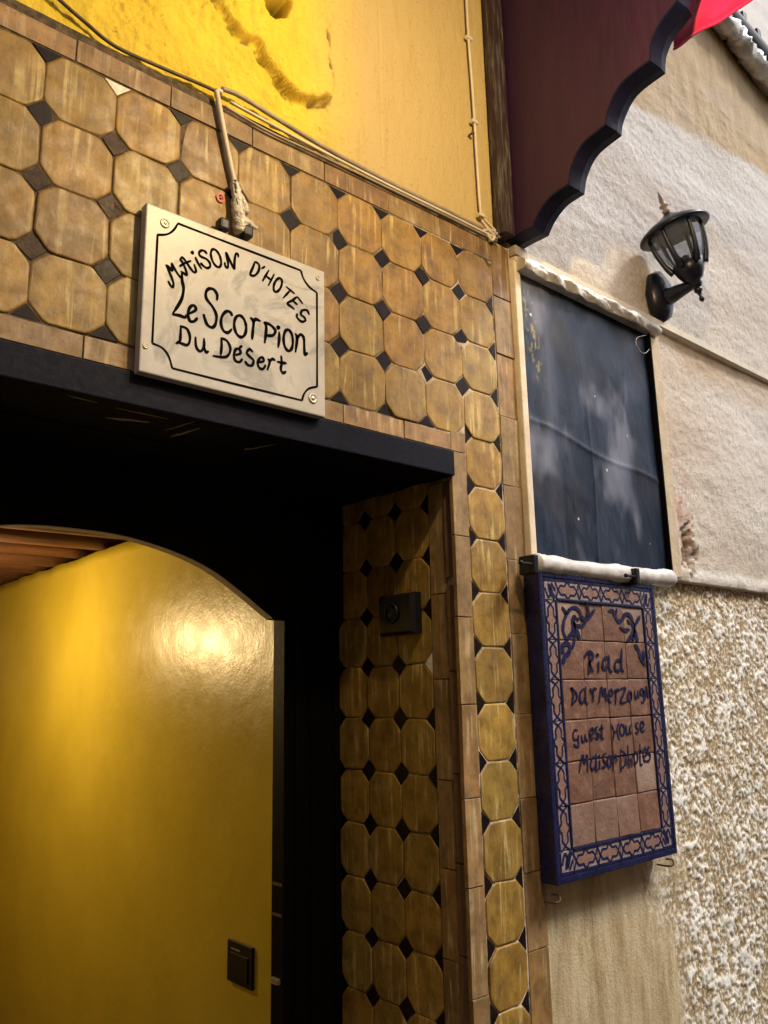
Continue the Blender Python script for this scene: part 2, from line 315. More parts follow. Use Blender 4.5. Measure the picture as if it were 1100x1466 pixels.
def octo(w, h, c, jit=.0016, trim=None):
    a, b_ = w/2-.0010, h/2-.0010; q = []
    base = [(-a+c, -b_), (a-c, -b_), (a, -b_+c), (a, b_-c), (a-c, b_), (-a+c, b_), (-a, b_-c), (-a, -b_+c)]
    for i, p_ in enumerate(base):
        pr = base[i-1]; nx_ = base[(i+1) % 8]; pv = np.array(p_)
        for tt, o in ((.08, pr), (.08, nx_)): q.append(pv+(np.array(o)-pv)*tt+rng.normal(0, jit*.6, 2)*np.array([1, 1]))
    return q
def dia(d, jit=.0015): return [np.array(q)*d+rng.normal(0, jit, 2) for q in ((-1, 0), (0, -1), (1, 0), (0, 1))]
OCT = [slab_mesh('octagon_tile', octo(.15, Q, .0315)) for k in range(8)]
OCJ = [slab_mesh('octagon_tile', octo(.1393, .1484, .030)) for k in range(6)]
DIA = [slab_mesh('diamond_tile', dia(.0300), bev=.002, dome=.0) for k in range(5)]
HALF = {d: slab_mesh('half_diamond_tile', [np.array(q)*.0295 for q in pts], bev=.002, dome=.0) for d, pts in
        dict(down=((-1, 0), (0, -1), (1, 0)), up=((-1, 0), (1, 0), (0, 1)), left=((-1, 0), (0, -1), (0, 1)), right=((0, -1), (1, 0), (0, 1))).items()}
def put(me, name, mat, x, y, z, rz=0., tilt=.012, parent=tw):
    if not me.materials: me.materials.append(MATS[mat])
    o = bpy.data.objects.new(name, me); C.objects.link(o); o.parent = parent
    o.location = (x, y+random.uniform(-.0008, .0012) if rz == 0 else y, z)
    if rz: o.location.x += random.uniform(-.0008, .0012)
    o.rotation_euler = (random.gauss(0, tilt), random.gauss(0, .008), rz+random.gauss(0, tilt))
    if me.materials[0] != MATS[mat]: o.material_slots[0].link = 'OBJECT'; o.material_slots[0].material = MATS[mat]
    return o
for i in range(-5, 9):
    for j in range(4): put(random.choice(OCT), 'octagon_tile', 'terracotta_octagon', (i+.5)*.15, 0, ZT-(j+.5)*Q)
for i in range(-4, 9):
    for j in range(1, 4):
        dm = 'brown_glaze' if i <= 1 and (i+j) % 3 != 1 else 'dark_glaze'
        put(random.choice(DIA), 'diamond_tile', dm, i*.15, .001, ZT-j*Q, tilt=.03)
    hm = 'mirror_chip' if i == 1 else 'dark_glaze'
    put(HALF['down'], 'half_diamond_tile', hm, i*.15, .001, ZT-.001)
    if -4 < i < 8: put(HALF['up'], 'half_diamond_tile', 'dark_glaze', i*.15, .001, ZT-4*Q+.001)
for j in range(1, 4): put(HALF['left'], 'half_diamond_tile', 'dark_glaze', 1.349, .001, ZT-j*Q)
Z0 = 2.2695; SQ = .1492
for sx in (1.275, -.675):
    for k in range(17):
        put(random.choice(OCT), 'octagon_tile', 'terracotta_octagon', sx, 0, Z0-(k+.5)*SQ-.004)
        for s, d in ((-1, 'right'), (1, 'left')): put(HALF[d], 'half_diamond_tile', 'dark_glaze', sx+s*.074, .001, Z0-k*SQ-.004)
def plank_mesh(w, h, t=.013): return boxes('border_tile', [(-w/2, w/2, 0, t, -h/2, h/2)], .0014)
def border(x0, x1, z0, z1, y=0., rz=0., mat='terracotta_border'):
    me = plank_mesh(x1-x0-.003, z1-z0-.003); me.materials.append(MATS[mat]); o = bpy.data.objects.new('border_tile', me); C.objects.link(o); o.parent = tw
    o.location = ((x0+x1)/2, y+random.uniform(-.001, .0012), (z0+z1)/2); o.rotation_euler = (random.gauss(0, .012), random.gauss(0, .004), rz+random.gauss(0, .006)); return o
def cuts(a, b_, step):
    q = [a]
    while q[-1]+step*1.4 < b_: q.append(q[-1]+step*random.uniform(.9, 1.1))
    return q+[b_]
xs = [-.80, -.60, -.38, -.155, .058, .272, .487, .706, .927, 1.13, 1.355]
for a, b_ in zip(xs[:-1], xs[1:]):
    o = border(a, b_, ZT+.002, ZT+.053+.016*(b_+.1)/1.5, -.0005)
xs = cuts(LX+.02, 1.14, .215)
for a, b_ in zip(xs[:-1], xs[1:]): border(a, b_, 2.2045, ZT-4*Q-.002)
border(1.14, 1.20, 2.2045, Z0-.004); border(LX-.03, LX+.02, 2.2045, Z0-.004)
zs = cuts(GZ, 2.2045, .232)
for a, b_ in zip(zs[:-1], zs[1:]): border(1.138, 1.199, a, b_, -.001); border(LX-.06, LX, a, b_, -.001)
zs = cuts(GZ, 2.925, .207)
for a, b_ in zip(zs[:-1], zs[1:]): border(1.353, 1.440, a, b_, -.0005); border(-.80, -.753, a, b_)
# jamb (reveal) of the doorway, plane X = 1.155
JX = 1.155; JY = (.117, .256, .395); JZ = 1.629
R90 = -math.pi/2
for k in range(-4, 13):
    zc = JZ-(k+.5)*.1484
    for c_ in range(3): put(random.choice(OCJ), 'octagon_tile', 'terracotta_octagon', JX, .117+(c_+.5)*.1393, zc, R90)
for k in range(-4, 13):
    z = JZ-k*.1484
    for c_ in (1, 2): put(random.choice(DIA), 'diamond_tile', 'dark_glaze', JX+.001, .117+c_*.1393, z, R90, .03)
    put(HALF['left'], 'half_diamond_tile', 'mirror_chip' if k == 0 else 'dark_glaze', JX+.001, .1185, z, R90)
zs = cuts(GZ, 2.128, .238)
for a, b_ in zip(zs[:-1], zs[1:]):
    border(.052, .1155, a, b_, 0, 0).matrix_local = Matrix.Translation((JX, .084, (a+b_)/2)) @ Matrix.Rotation(R90+random.gauss(0, .008), 4, 'Z')
    o = border(.016, .050, a+.04, b_+.04 if b_ < 2.1 else b_, 0, 0, 'corner_tile'); o.matrix_local = Matrix.Translation((JX-.004, .033, (a+b_)/2+.02)) @ Matrix.Rotation(R90+.10, 4, 'Z')

# ------------------------------------------------------------ upper yellow wall
def sdist(X, Z, poly):   # signed distance to a polygon, positive inside
    D = np.full(X.shape, 9.); ins = np.zeros(X.shape, bool); n = len(poly)
    for i in range(n):
        (ax, az), (bx_, bz_) = poly[i], poly[(i+1) % n]; dx, dz = bx_-ax, bz_-az
        t_ = np.clip(((X-ax)*dx+(Z-az)*dz)/(dx*dx+dz*dz), 0, 1); D = np.minimum(D, np.hypot(X-ax-t_*dx, Z-az-t_*dz))
        c_ = (az > Z) != (bz_ > Z); ins ^= c_ & (X < dx*(Z-az)/(dz if dz else 1e-9)+ax)
    return np.where(ins, D, -D)
def crop_pt(x, y): q = onY(240+x/3.4375, y/3.4375); return (q[0], q[2])
PATCH = [crop_pt(*q) for q in ((230, -60), (275, 50), (355, 180), (440, 200), (480, 320), (570, 430), (620, 500), (680, 505), (790, 500), (822, 420), (800, 240), (792, 0), (780, -500), (200, -500))]
HOLE = [crop_pt(*q) for q in ((470, -30), (500, 30), (505, 75), (535, 92), (590, 82), (612, 30), (615, -30))]
def yf(X, Z):
    rough = 1-sstep(.72, .95, X+.05*fbm(X*6, Z*6, 4)); n1 = fbm(X*16, Z*16, 2, 4, .55)-.5; pit = fbm(X*62, Z*62, 33, 3, .6)
    up = sstep(3.06, 3.22, Z+.45*(.25-X)+.10*(fbm(X*7, Z*7, 6)-.5))*(1-sstep(.5, .62, X))      # coarse pitted zone up left
    h = rough*(.014*n1+.009*(pit-.5))+up*(.020*(pit-.5)-.012*sstep(.52, .30, fbm(X*34, Z*34, 35, 3)))+.0022*(fbm(X*60, Z*16, 31)-.5)
    sd = sdist(X, Z, PATCH)+.010*(fbm(X*40, Z*40, 36, 3)-.5)*2
    low = 1-sstep(3.03, 3.30, Z)
    h = h+sstep(-.002, .008, sd)*(.010+.028*low)+sstep(.01, .05, sd)*.006*(fbm(X*22, Z*22, 12, 3)-.5)
    edge = np.exp(-(sd/.010)**2); h = h-edge*.010*sstep(.45, .7, fbm(X*45, Z*45, 37, 3))
    ck = np.exp(-((X-.918-.004*(fbm(Z*8, X*0, 44)-.5))/.0022)**2); h = h-.004*ck
    h = h-.11*sstep(-.004, .012, sdist(X, Z, HOLE)+.006*(fbm(X*50, Z*50, 38)-.5))
    return .010-h
uw = thing('upper_wall', 'rough yellow plaster wall above the tile band, with a lumpy patch and cracks', 'wall')
grid('plaster', np.arange(-.14, 1.4001, .0045), np.arange(2.926, 4.1, .0045), yf, 'yellow_plaster', uw, {'smooth': lambda X, Z: sstep(.62, .92, X+.08*fbm(X*6, Z*6, 4))*.95, 'recess_dark': lambda X, Z: sstep(0., .012, sdist(X, Z, HOLE))+.8*np.exp(-((sdist(X, Z, PATCH)+.006)/.006)**2)*sstep(.48, .62, fbm(X*45, Z*45, 37, 3))}, back=.3)  # second term runs along the patch rim: edge shadow put into the colour
grid('plaster', np.arange(-3., -.1399, .03), np.arange(2.93, 4.1, .03), lambda X, Z: .012+.01*fbm(X*9, Z*9, 4), 'yellow_plaster', uw, {'smooth': lambda X, Z: 0*X}, back=.3)
q = onY(418, -8, .03); tube('pipe_stub', [(q[0]+.004, .10, q[2]+.03), (q[0], -.012, q[2])], .022, 'cable_dark', uw, 14, 1)
o = box('plaster', -3., -.805, .012, .5, GZ, 2.929, 'yellow_plaster', uw)
box('core', -3., 1.4, .302, .5, 2.203, 4.1, 'mortar', uw)

# ------------------------------------------------------------ wall to the right: beige plaster above, roughcast below
pw = thing('plaster_wall', 'beige plastered wall right of the doorway, roughcast in its lower half', 'wall')
LZ = 1.925
def bwhole(X, Z):
    d = np.hypot((X-2.385-.10*(Z-2.03))/.062, (Z-2.03)/.15)+1.9*(fbm(X*34, Z*26, 51, 4, .65)-.5); return 1-sstep(.62, .78, d)
def bwf(X, Z):
    h = .010*(fbm(X*5, Z*14, 61, 4)-.5)+.004*(fbm(X*24, Z*34, 62, 4, .6)-.5)+.0032*(fbm(X*58, Z*58, 64, 1)-.5)+.02*(fbm(X*1.2, Z*1.2, 63, 2)-.5)
    h = h-.022*bwhole(X, Z)*(.5+fbm(X*40, Z*40, 52))+.012*np.exp(-((Z-1.95)/.03)**2)*(fbm(X*12, Z*0, 71))
    return .004-h
zlow = lambda X: LZ+.014*(fbm(X*13, X*0, 73)-.5)
bx = np.concatenate([np.arange(1.441, 3.4, .0085), np.arange(3.4, 7., .04)]); bz = np.concatenate([np.arange(LZ-.004, 4.3, .0085), np.arange(4.3, 6.2, .03)])
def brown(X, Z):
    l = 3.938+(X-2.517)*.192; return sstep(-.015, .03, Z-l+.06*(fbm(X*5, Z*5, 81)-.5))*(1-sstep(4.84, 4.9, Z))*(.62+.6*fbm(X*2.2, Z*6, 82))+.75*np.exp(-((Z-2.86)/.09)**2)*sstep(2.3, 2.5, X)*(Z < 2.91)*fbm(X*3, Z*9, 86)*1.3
def bwhite(X, Z):
    a = np.exp(-((Z-1.945-.02*fbm(X*9, X*0, 72))/.022)**2)*sstep(2.3, 2.42, X)*.95
    b_ = .55*np.exp(-(((X-3.05)/.45)**2+((Z-2.55)/.22)**2))*fbm(X*4, Z*12, 83)*1.6
    c_ = .5*np.exp(-((Z-3.72-(X-2.5)*.10)/.16)**2)*sstep(2.0, 2.6, X)*fbm(X*2, Z*9, 84)*1.5
    return np.maximum(np.maximum(a, b_), np.maximum(c_, .6*sstep(4.9, 4.95, Z)))
def bpink(X, Z):
    d = np.hypot((X-2.36)/.10, (Z-2.22)/.24); return .75*(1-sstep(.3, 1.1, d))*sstep(.42, .6, fbm(X*26, Z*22, 53))
grid('plaster', bx, bz, bwf, 'beige_plaster', pw, dict(brown=brown, white=bwhite, pink=bpink, recess_dark=lambda X, Z: bwhole(X, Z)*sstep(.35, .6, fbm(X*40, Z*40, 54))), back=.5)
def smoothpatch(X, Z): return (1-sstep(1.95, 2.22, X+.40*(fbm(X*6, Z*4, 91, 4, .6)-.5)+.15*(Z-.8)))*(1-sstep(1.06, 1.12, Z))
def rch(X, Z):
    a = fbm(X*36, Z*34, 101, 3, .6); b_ = fbm(X*88+.35*Z*88, Z*88, 105, 2, .6); c_ = fbm(X*5, Z*5, 108, 3)
    return .45*a+.55*b_+.16*(c_-.5)
def rcf(X, Z):
    s = smoothpatch(X, Z); h = rch(X, Z); k = sstep(.50, .60, h)
    return .026-(1-s)*(.0048*k+.008*(fbm(X*9, Z*9, 110)-.5)+.003*(fbm(X*60, Z*60, 118, 2)-.5))-s*(.012+.003*fbm(X*18, Z*9, 112))
def rcw(X, Z):
    s = smoothpatch(X, Z); top = .10*sstep(1.83, 1.92, Z+.04*fbm(X*12, Z*12, 115)); return sstep(.515, .56, rch(X, Z)-top)*(1-s*.93)*(.55+.6*fbm(X*30, Z*30, 119, 2))
grid('roughcast', np.concatenate([np.arange(1.441, 3.2, .0055), np.arange(3.2, 7., .05)]), np.concatenate([np.arange(-.36, .3, .03), np.arange(.3, LZ+.001, .0055)]), rcf, 'roughcast', pw, dict(white=rcw, smooth=smoothpatch), back=.5)

# ------------------------------------------------------------ doorway: lintel, soffit, arched frame
lt = thing('door_lintel', 'dark navy timber beam across the top of the doorway, under the marble sign', 'beam')
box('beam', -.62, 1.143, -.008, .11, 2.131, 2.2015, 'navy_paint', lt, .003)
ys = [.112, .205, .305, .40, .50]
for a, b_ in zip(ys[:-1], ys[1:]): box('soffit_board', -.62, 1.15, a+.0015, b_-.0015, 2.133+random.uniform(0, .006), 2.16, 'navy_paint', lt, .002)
for (xa, ya, xb, yb, w) in ((95, 566, 140, 577, 2), (165, 584, 240, 600, 2), (150, 598, 215, 605, 6), (235, 617, 278, 604, 2), (245, 626, 287, 613, 4), (350, 645, 395, 636, 2.5)):
    def onZ(x, y, z): 
        d = _ray(x, y); return CAM+d*((z-CAM[2])/d[2])
    a = onZ(xa, ya, 2.1305); b_ = onZ(xb, yb, 2.1305); d = (b_-a)/np.linalg.norm(b_-a); n = np.array([-d[1], d[0], 0])*w*.0011
    L_ = [a-n*.3, a+(b_-a)*.3+n, b_+n*.2, b_-n*.3, a+(b_-a)*.6-n]
    link('pale_sliver', fixn(mesh('pale_sliver', [q for q in L_]+[q+np.array([0, 0, .004]) for q in L_], [(0, 1, 2, 3, 4), (5, 9, 8, 7, 6)]+[(i, (i+1) % 5, (i+1) % 5+5, i+5) for i in range(5)])), 'sliver_tone', lt)  # thin pale slivers on the soffit underside
df = thing('arched_door_frame', 'black painted timber door frame with a shallow arched head inside the doorway', 'door frame')
arch = [(.89, 1.768)]+[tuple(q) for q in catmull([(.887, 1.772), (.68, 1.899), (.48, 1.957), (.30, 1.970), (.12, 1.957), (-.08, 1.899), (-.287, 1.772)], 8)]+[(-.29, 1.768)]
poly_prism('arch_board', [(1.150, 2.165), (1.150, 1.768)]+arch+[(LX, 1.768), (LX, 2.165)], .500, .535, 'black_wood', df)
A2 = [np.array(q) for q in arch[1:-1]]
V = []; F = []
for i, q in enumerate(A2):
    for (dy, dz) in ((.5005, -.0005), (.5005, .0035), (.534, .0035), (.534, -.0005)): V.append((q[0], dy, q[1]+dz-.0015))
for i in range(len(A2)-1):
    for k in range(4): F.append((4*i+k, 4*i+(k+1) % 4, 4*i+4+(k+1) % 4, 4*i+4+k))
link('arch_lit_edge', fixn(mesh('arch_lit_edge', V, F)), 'arch_lit_edge', df)
for s, (a, b_) in ((1, (.957, 1.344)), (-1, (-.70, -.355))):
    box('post', a, b_, .537, .60, GZ, 2.42, 'black_wood', df, .004)
    e = a if s > 0 else b_
    for q in (.045, .10, .19): box('moulding', e+s*q-.012, e+s*q+.012, .528, .5375, GZ, 1.766, 'black_wood', df, .004)
for z in (1.03, .95): box('strike_plate', .9545, .9565, .545, .59, z-.004, z+.004, 'corner_tile', df, .0008)
box('latch', .946, .957, .55, .585, .775, .79, 'screw_metal', df, .002)
box('core', -3., -.56, .502, .6, GZ, 4.1, 'mortar', uw)

# ------------------------------------------------------------ corridor behind
cw = thing('corridor_wall', 'glossy yellow painted corridor wall seen through the arched door', 'wall')
def ctop(Y): return 2.285+.018*(fbm(Y*7, Y*0, 120)-.5)
cy = np.concatenate([np.arange(.60, 4.6, .012)]); cz = np.arange(0, 1.0001, .02)
Yg, Tg = np.meshgrid(cy, cz, indexing='ij'); Zg = GZ+Tg*(ctop(Yg)-GZ); Xg = 1.20+.006*(fbm(Yg*3, Zg*3, 121)-.5)-.004*sstep(.97, 1, Tg)
nx, nz = Yg.shape; idx = np.arange(nx*nz).reshape(nx, nz)
V = np.stack([Xg, Yg, Zg], -1).reshape(-1, 3).tolist(); F = np.stack([idx[:-1, :-1], idx[:-1, 1:], idx[1:, 1:], idx[1:, :-1]], -1).reshape(-1, 4).tolist()
n0 = len(V); V += [(1.34, y, float(ctop(np.array([y]))[0])) for y in cy]; F += [[int(idx[i, -1]), n0+i, n0+i+1, int(idx[i+1, -1])] for i in range(nx-1)]
link('painted_plaster', mesh('painted_plaster', V, F, True), 'corridor_paint', cw)
box('core', 1.345, 1.50, .61, 6.2, GZ, 2.6, 'mortar', cw)
cl = thing('corridor_side_wall', 'yellow wall on the left side of the corridor and across its end', 'wall')
box('wall', -.75, -.62, .601, 6.2, GZ, 2.6, 'corridor_paint', cl); box('end_wall', -.618, 1.343, 4.601, 4.8, GZ, 2.6, 'corridor_paint', cl)
tcg = thing('timber_ceiling', 'dark red brown timber beams and boards of the corridor ceiling', 'ceiling')
for k, y in enumerate([.75, 1.12, 1.49, 1.86, 2.20, 2.53, 2.87, 3.20, 3.52, 3.82, 4.15, 4.45]):
    tube('beam', [(-.61, y, 2.34), (.3, y+random.uniform(-.01, .01), 2.335), (1.335, y, 2.34)], .052+random.uniform(-.004, .006), 'beam_wood', tcg, 10, 4, .03)
for k in range(8): box('ceiling_board', -.615+k*.244, -.615+k*.244+.241, .602, 4.6, 2.395, 2.42, 'beam_wood', tcg, .003)

sw = thing('light_switch', 'dark square light switch on the yellow corridor wall near the door post', 'switch', (1.197, 1.142, .653))
link('plate', boxes('plate', [(-.009, .002, -.080, .080, -.066, .066)], .003), 'black_plastic', sw)
link('rocker', boxes('rocker', [(-.014, -.0085, -.058, .058, -.048, .030)], .002), 'black_plastic', sw)
link('indicator', boxes('indicator', [(-.0115, -.0088, -.005, .052, .040, .0435)], .0005), 'conduit_grey', sw)

ic = thing('intercom', 'small black square intercom with a round lens on the tiled door jamb', 'intercom', (1.153, .228, 1.770))
V = []
for (x, s) in ((0, 1.), (-.022, 1.), (-.034, .86)):
    V += [(x, .076*s*a, .058*s*b_) for a, b_ in ((-1, -1), (1, -1), (1, 1), (-1, 1))]
F = [(0, 1, 2, 3), (8, 9, 10, 11)]+[(r_*4+i, r_*4+(i+1) % 4, r_*4+4+(i+1) % 4, r_*4+4+i) for r_ in (0, 1) for i in range(4)]
link('housing', fixn(mesh('housing', V, F)), 'black_plastic', ic)
ring = link('lens_ring', lathe_mesh('lens_ring', [(.030, 0), (.031, .006), (.026, .0075), (.024, .004)], 24), 'black_plastic', ic); ring.location = (-.0345, .012, .004); ring.rotation_euler = (0, -math.pi/2, 0)
ln = link('lens', lathe_mesh('lens', [(.023, 0), (.022, .004), (.012, .0075), (.003, .0085)], 20), 'black_plastic', ic); ln.location = (-.0350, .012, .004); ln.rotation_euler = (0, -math.pi/2, 0)

# ------------------------------------------------------------ marble sign
SY = -.030
ms = thing('marble_sign', 'white marble guest house plaque with hand painted black lettering, mounted over the lintel', 'sign')
s4 = [onY(x, y, SY) for x, y in ((210, 291), (465.5, 388), (465, 597), (199, 531))]
sx0, sx1 = (s4[0][0]+s4[3][0])/2, (s4[1][0]+s4[2][0])/2; sz1, sz0 = (s4[0][2]+s4[1][2])/2, (s4[2][2]+s4[3][2])/2
link('slab', boxes('slab', [(sx0, sx1, SY, -.0045, sz0, sz1)], .003), 'marble', ms)
def P2(x, y, ox, oy, sc, Y): q = onY(ox+x/sc, oy+y/sc, Y); return (q[0], q[2])
def strokes(L, ox, oy, sc, Y, wpx):
    out = []
    for s in L:
        closed = isinstance(s, tuple); pts = list(s)
        mid = pts[len(pts)//2]; q1 = P2(mid[0], mid[1], ox, oy, sc, Y); q2 = P2(mid[0], mid[1]+sc, ox, oy, sc, Y)
        out.append(([P2(x, y, ox, oy, sc, Y) for x, y in pts], wpx*abs(q1[1]-q2[1]), closed))
    return out
def dot(x, y, r): return tuple(ell((x, y), r, r, 0, 6))
L0 = [[(70, 265), (115, 360), (165, 490), (165, 555), (140, 550), (98, 478)], [(72, 265), (110, 300), (152, 345), (150, 290), (145, 240)], [(145, 240), (190, 330), (262, 432), (284, 400)], [(265, 350), (320, 390), (346, 400), (330, 330), (290, 240), (262, 200), (285, 172), (330, 220), (390, 310), (440, 365), (466, 345), (440, 258)], [(250, 292), (300, 255), (402, 214)],
      [(455, 163), (490, 240), (541, 327)], dot(418, 107, 9), [(612, 127), (575, 85), (535, 80), (505, 110), (525, 155), (600, 190), (645, 240), (650, 290), (610, 310), (560, 280), (523, 238)], tuple(ell((728, 180), 56, 124, -20)), [(843, 233), (850, 285), (880, 300), (885, 240), (862, 108), (915, 220), (968, 322), (970, 230), (985, 132), (1013, 128), (1022, 172)]]
L1 = [
      [(666, 158), (650, 200), (630, 246)], [(666, 158), (692, 180), (688, 222), (662, 250), (630, 246)], [(732, 190), (706, 206)], [(757, 214), (714, 288)], [(792, 240), (752, 318)], [(737, 252), (772, 280)], tuple(ell((815, 312), 24, 47, 20)),
      [(868, 321), (926, 370)], [(898, 346), (848, 400)], [(942, 388), (912, 412), (878, 432), (900, 452), (926, 472)], [(912, 414), (945, 442)], [(942, 388), (980, 436)], [(1022, 508), (1006, 478), (975, 480), (966, 505), (988, 524), (996, 545), (970, 552), (940, 522), (944, 500)]]
L2 = [[(127, -45), (130, 10), (140, 70), (122, 150), (62, 246)], [(58, 250), (110, 258), (150, 272), (162, 252)], [(172, 248), (226, 220), (216, 188), (190, 195), (172, 240), (184, 295), (215, 300), (240, 274)], [(378, 152), (380, 110), (355, 72), (320, 68), (300, 95), (305, 140), (350, 200), (375, 260), (368, 320), (345, 344), (310, 325), (290, 275), (284, 248)],
      [(488, 264), (475, 235), (445, 230), (415, 265), (408, 320), (428, 370), (460, 380), (486, 354)], tuple(ell((545, 336), 42, 78, -8)), [(616, 272), (640, 302), (636, 360), (630, 432)], [(640, 312), (655, 285), (692, 300)], [(714, 308), (732, 345), (720, 458)], [(714, 308), (760, 325), (796, 365), (780, 400), (732, 402)], dot(818, 345, 5), [(824, 374), (824, 430), (816, 490)],
      tuple(ell((889, 436), 33, 76, -4)), [(940, 385), (952, 425), (940, 524)], [(950, 430), (975, 395), (1000, 420), (1004, 500), (1010, 540), (1028, 524)]]
L3 = [[(120, 335), (118, 400), (112, 445), (84, 458)], [(112, 334), (165, 355), (186, 420), (165, 470), (92, 443)], [(225, 410), (230, 480), (258, 515), (285, 485), (286, 420)], [(286, 480), (300, 520), (320, 513)], [(410, 415), (412, 480), (405, 545)], [(410, 420), (450, 440), (474, 490), (465, 535), (430, 557), (348, 547)],
      [(503, 543), (546, 530), (540, 502), (515, 500), (500, 540), (510, 580), (540, 592), (562, 568)], [(560, 474), (534, 496)], [(637, 522), (612, 500), (592, 525), (610, 550), (640, 580), (630, 615), (600, 612), (578, 584)], [(670, 594), (712, 586), (705, 560), (685, 565), (670, 600), (684, 635), (710, 640), (727, 612)],
      [(742, 568), (756, 592), (738, 652)], [(755, 592), (775, 570), (797, 581)], [(838, 545), (842, 600), (836, 640), (850, 670), (874, 658)], [(808, 589), (845, 597), (877, 600)]]
ribbon('lettering', strokes(L0, 230, 350, 9.167, SY, 3.4), SY, 'ink', ms)
ribbon('lettering', strokes(L1, 220, 340, 4.583, SY, 3.5), SY, 'ink', ms)
[ribbon('lettering', strokes(q, 235, 400, 5., SY, 4.3), SY, 'ink', ms) for q in (L2[:3], L2[3:])]
[ribbon('lettering', strokes(q, 235, 400, 5., SY, 3.9), SY, 'ink', ms) for q in (L3[:4], L3[4:])]
BL = [[(275, 183), (600, 308), (920, 430)], [(920, 430), (935, 475), (965, 517), (1004, 546)], [(1004, 546), (1005, 800), (1005, 1040)], [(1005, 1040), (962, 1050), (937, 1078), (926, 1112)], [(926, 1112), (600, 1032), (245, 943)], [(245, 943), (226, 880), (192, 836), (140, 812)], [(140, 812), (154, 520), (168, 243)], [(168, 243), (218, 240), (252, 218), (275, 183)]]
ribbon('border_line', strokes(BL, 180, 270, 3.667, SY, 2.9), SY, 'ink', ms, taper=1.)
for (x, y, r) in ((207, 183, .011), (983, 1102, .013), (104, 826, .006), (1008, 470, .006)):
    q = P2(x, y, 180, 270, 3.667, SY); o = link('screw', lathe_mesh('screw', [(r, 0), (r*.95, .002), (r*.7, .003), (r*.65, .0018), (r*.3, .0018), (r*.25, .003), (.0005, .003)], 16), 'screw_metal', ms); o.location = (q[0], SY, q[1]); o.rotation_euler = (math.pi/2, 0, 0)

# ------------------------------------------------------------ wires over the sign
cdt = thing('lamp_conduit', 'cream bent conduit coming down to the marble sign, end wrapped in clear tape', 'conduit')
pts = [onY(x, y, -.014) for x, y in ((318, 133), (311, 130), (313, 145), (322, 195), (331, 240), (337, 268))]
tube('pipe', pts, .0065, 'conduit', cdt, 10)
pts = [onY(x, y, -.018) for x, y in ((336, 262), (339, 280), (340, 300), (343, 318), (345, 334))]
tube('tape_wrap', pts, (.011, .017), 'clear_wrap', cdt, 12, 5, .22)
tube('tape_wrap', [onY(x, y, -.022) for x, y in ((346, 318), (354, 318), (362, 324), (368, 327))], (.012, .004), 'clear_wrap', cdt, 8, 4, .25)
tube('tape_wrap', [onY(x, y, -.02) for x, y in ((342, 278), (350, 292), (352, 306))], (.006, .009), 'clear_wrap', cdt, 8, 4, .25)
for x, y in ((318, 324), (352, 334)):
    q = onY(x, y, -.02); o = link('clamp', boxes('clamp', [(-.012, .012, -.016, .012, -.014, .014)], .005), 'black_plastic', cdt); o.location = q
tube('wire_core', [onY(x, y, -.026) for x, y in ((337, 258), (338, 275), (341, 300), (344, 330))], .003, 'black_plastic', cdt)
cb = thing('wall_cables', 'bundle of grey and cream cables running along the top of the tile band', 'cable')
for (P, r, m_) in (([(318, 127), (345, 138), (400, 172), (470, 214), (560, 262), (640, 302), (712, 338)], .006, 'conduit_grey'), ([(330, 146), (400, 184), (470, 221), (560, 267), (640, 306), (712, 342)], .0042, 'conduit'), ([(322, 152), (380, 186), (440, 214), (520, 252), (640, 310), (712, 346)], .0032, 'conduit_grey')):
    tube('cable', [onY(x, y, -.010) for x, y in P], r, m_, cb)
tag(tube('loose_cable', [onY(x, y, -.003) for x, y in ((60, -25), (88, 2), (120, 30), (165, 66), (230, 96), (300, 126), (312, 134))], .0042, 'cable_dark'), 'thin dark cable drooping along the top edge of the tiles at left', 'cable')
vc = thing('vertical_cable', 'cream cable clipped down the yellow wall beside the dark canopy post', 'cable')
tube('cable', [onY(x, y, -.006) for x, y in ((662, -120), (668, 0), (671, 55), (676, 120), (680, 180), (684, 245), (688, 300), (692, 312), (704, 325), (714, 336))], .0046, 'conduit', vc, 8, 6)
tube('cable_end', [onY(x, y, -.012) for x, y in ((690, 316), (700, 330), (708, 338), (704, 344), (698, 334))], .005, 'conduit', vc)
tube('cable_end', [onY(x, y, -.012) for x, y in ((692, 330), (705, 330), (716, 340))], .004, 'conduit', vc)
for x, y in ((671, 55), (679, 175), (689, 309)):
    q = onY(x, y, -.006); o = link('clip', boxes('clip', [(-.013, .013, -.008, .006, -.006, .006)], .003), 'conduit', vc); o.location = q
q = onY(673, 193, 0); o = tag(link('nail', lathe_mesh('nail', [(.003, 0), (.003, .018), (.007, .018), (.006, .021)], 8), 'cable_dark'), 'small dark nail in the yellow wall left of the vertical cable', 'nail'); o.location = (q[0], .006, q[2]); o.rotation_euler = (math.pi/2, 0, 0)
q = onY(316, 283, -.0025); stk = thing('sticker', 'small round red swirl sticker on an octagon tile above the marble sign', 'sticker', (q[0], -.0028, q[2]))
ribbon('swirl', [(ell((0, 0), .0085, .0095, 0, 10), .0055, True), ([(-.002, -.001), (.002, .002), (.003, -.002)], .003, False)], 0, 'sticker_red', stk)

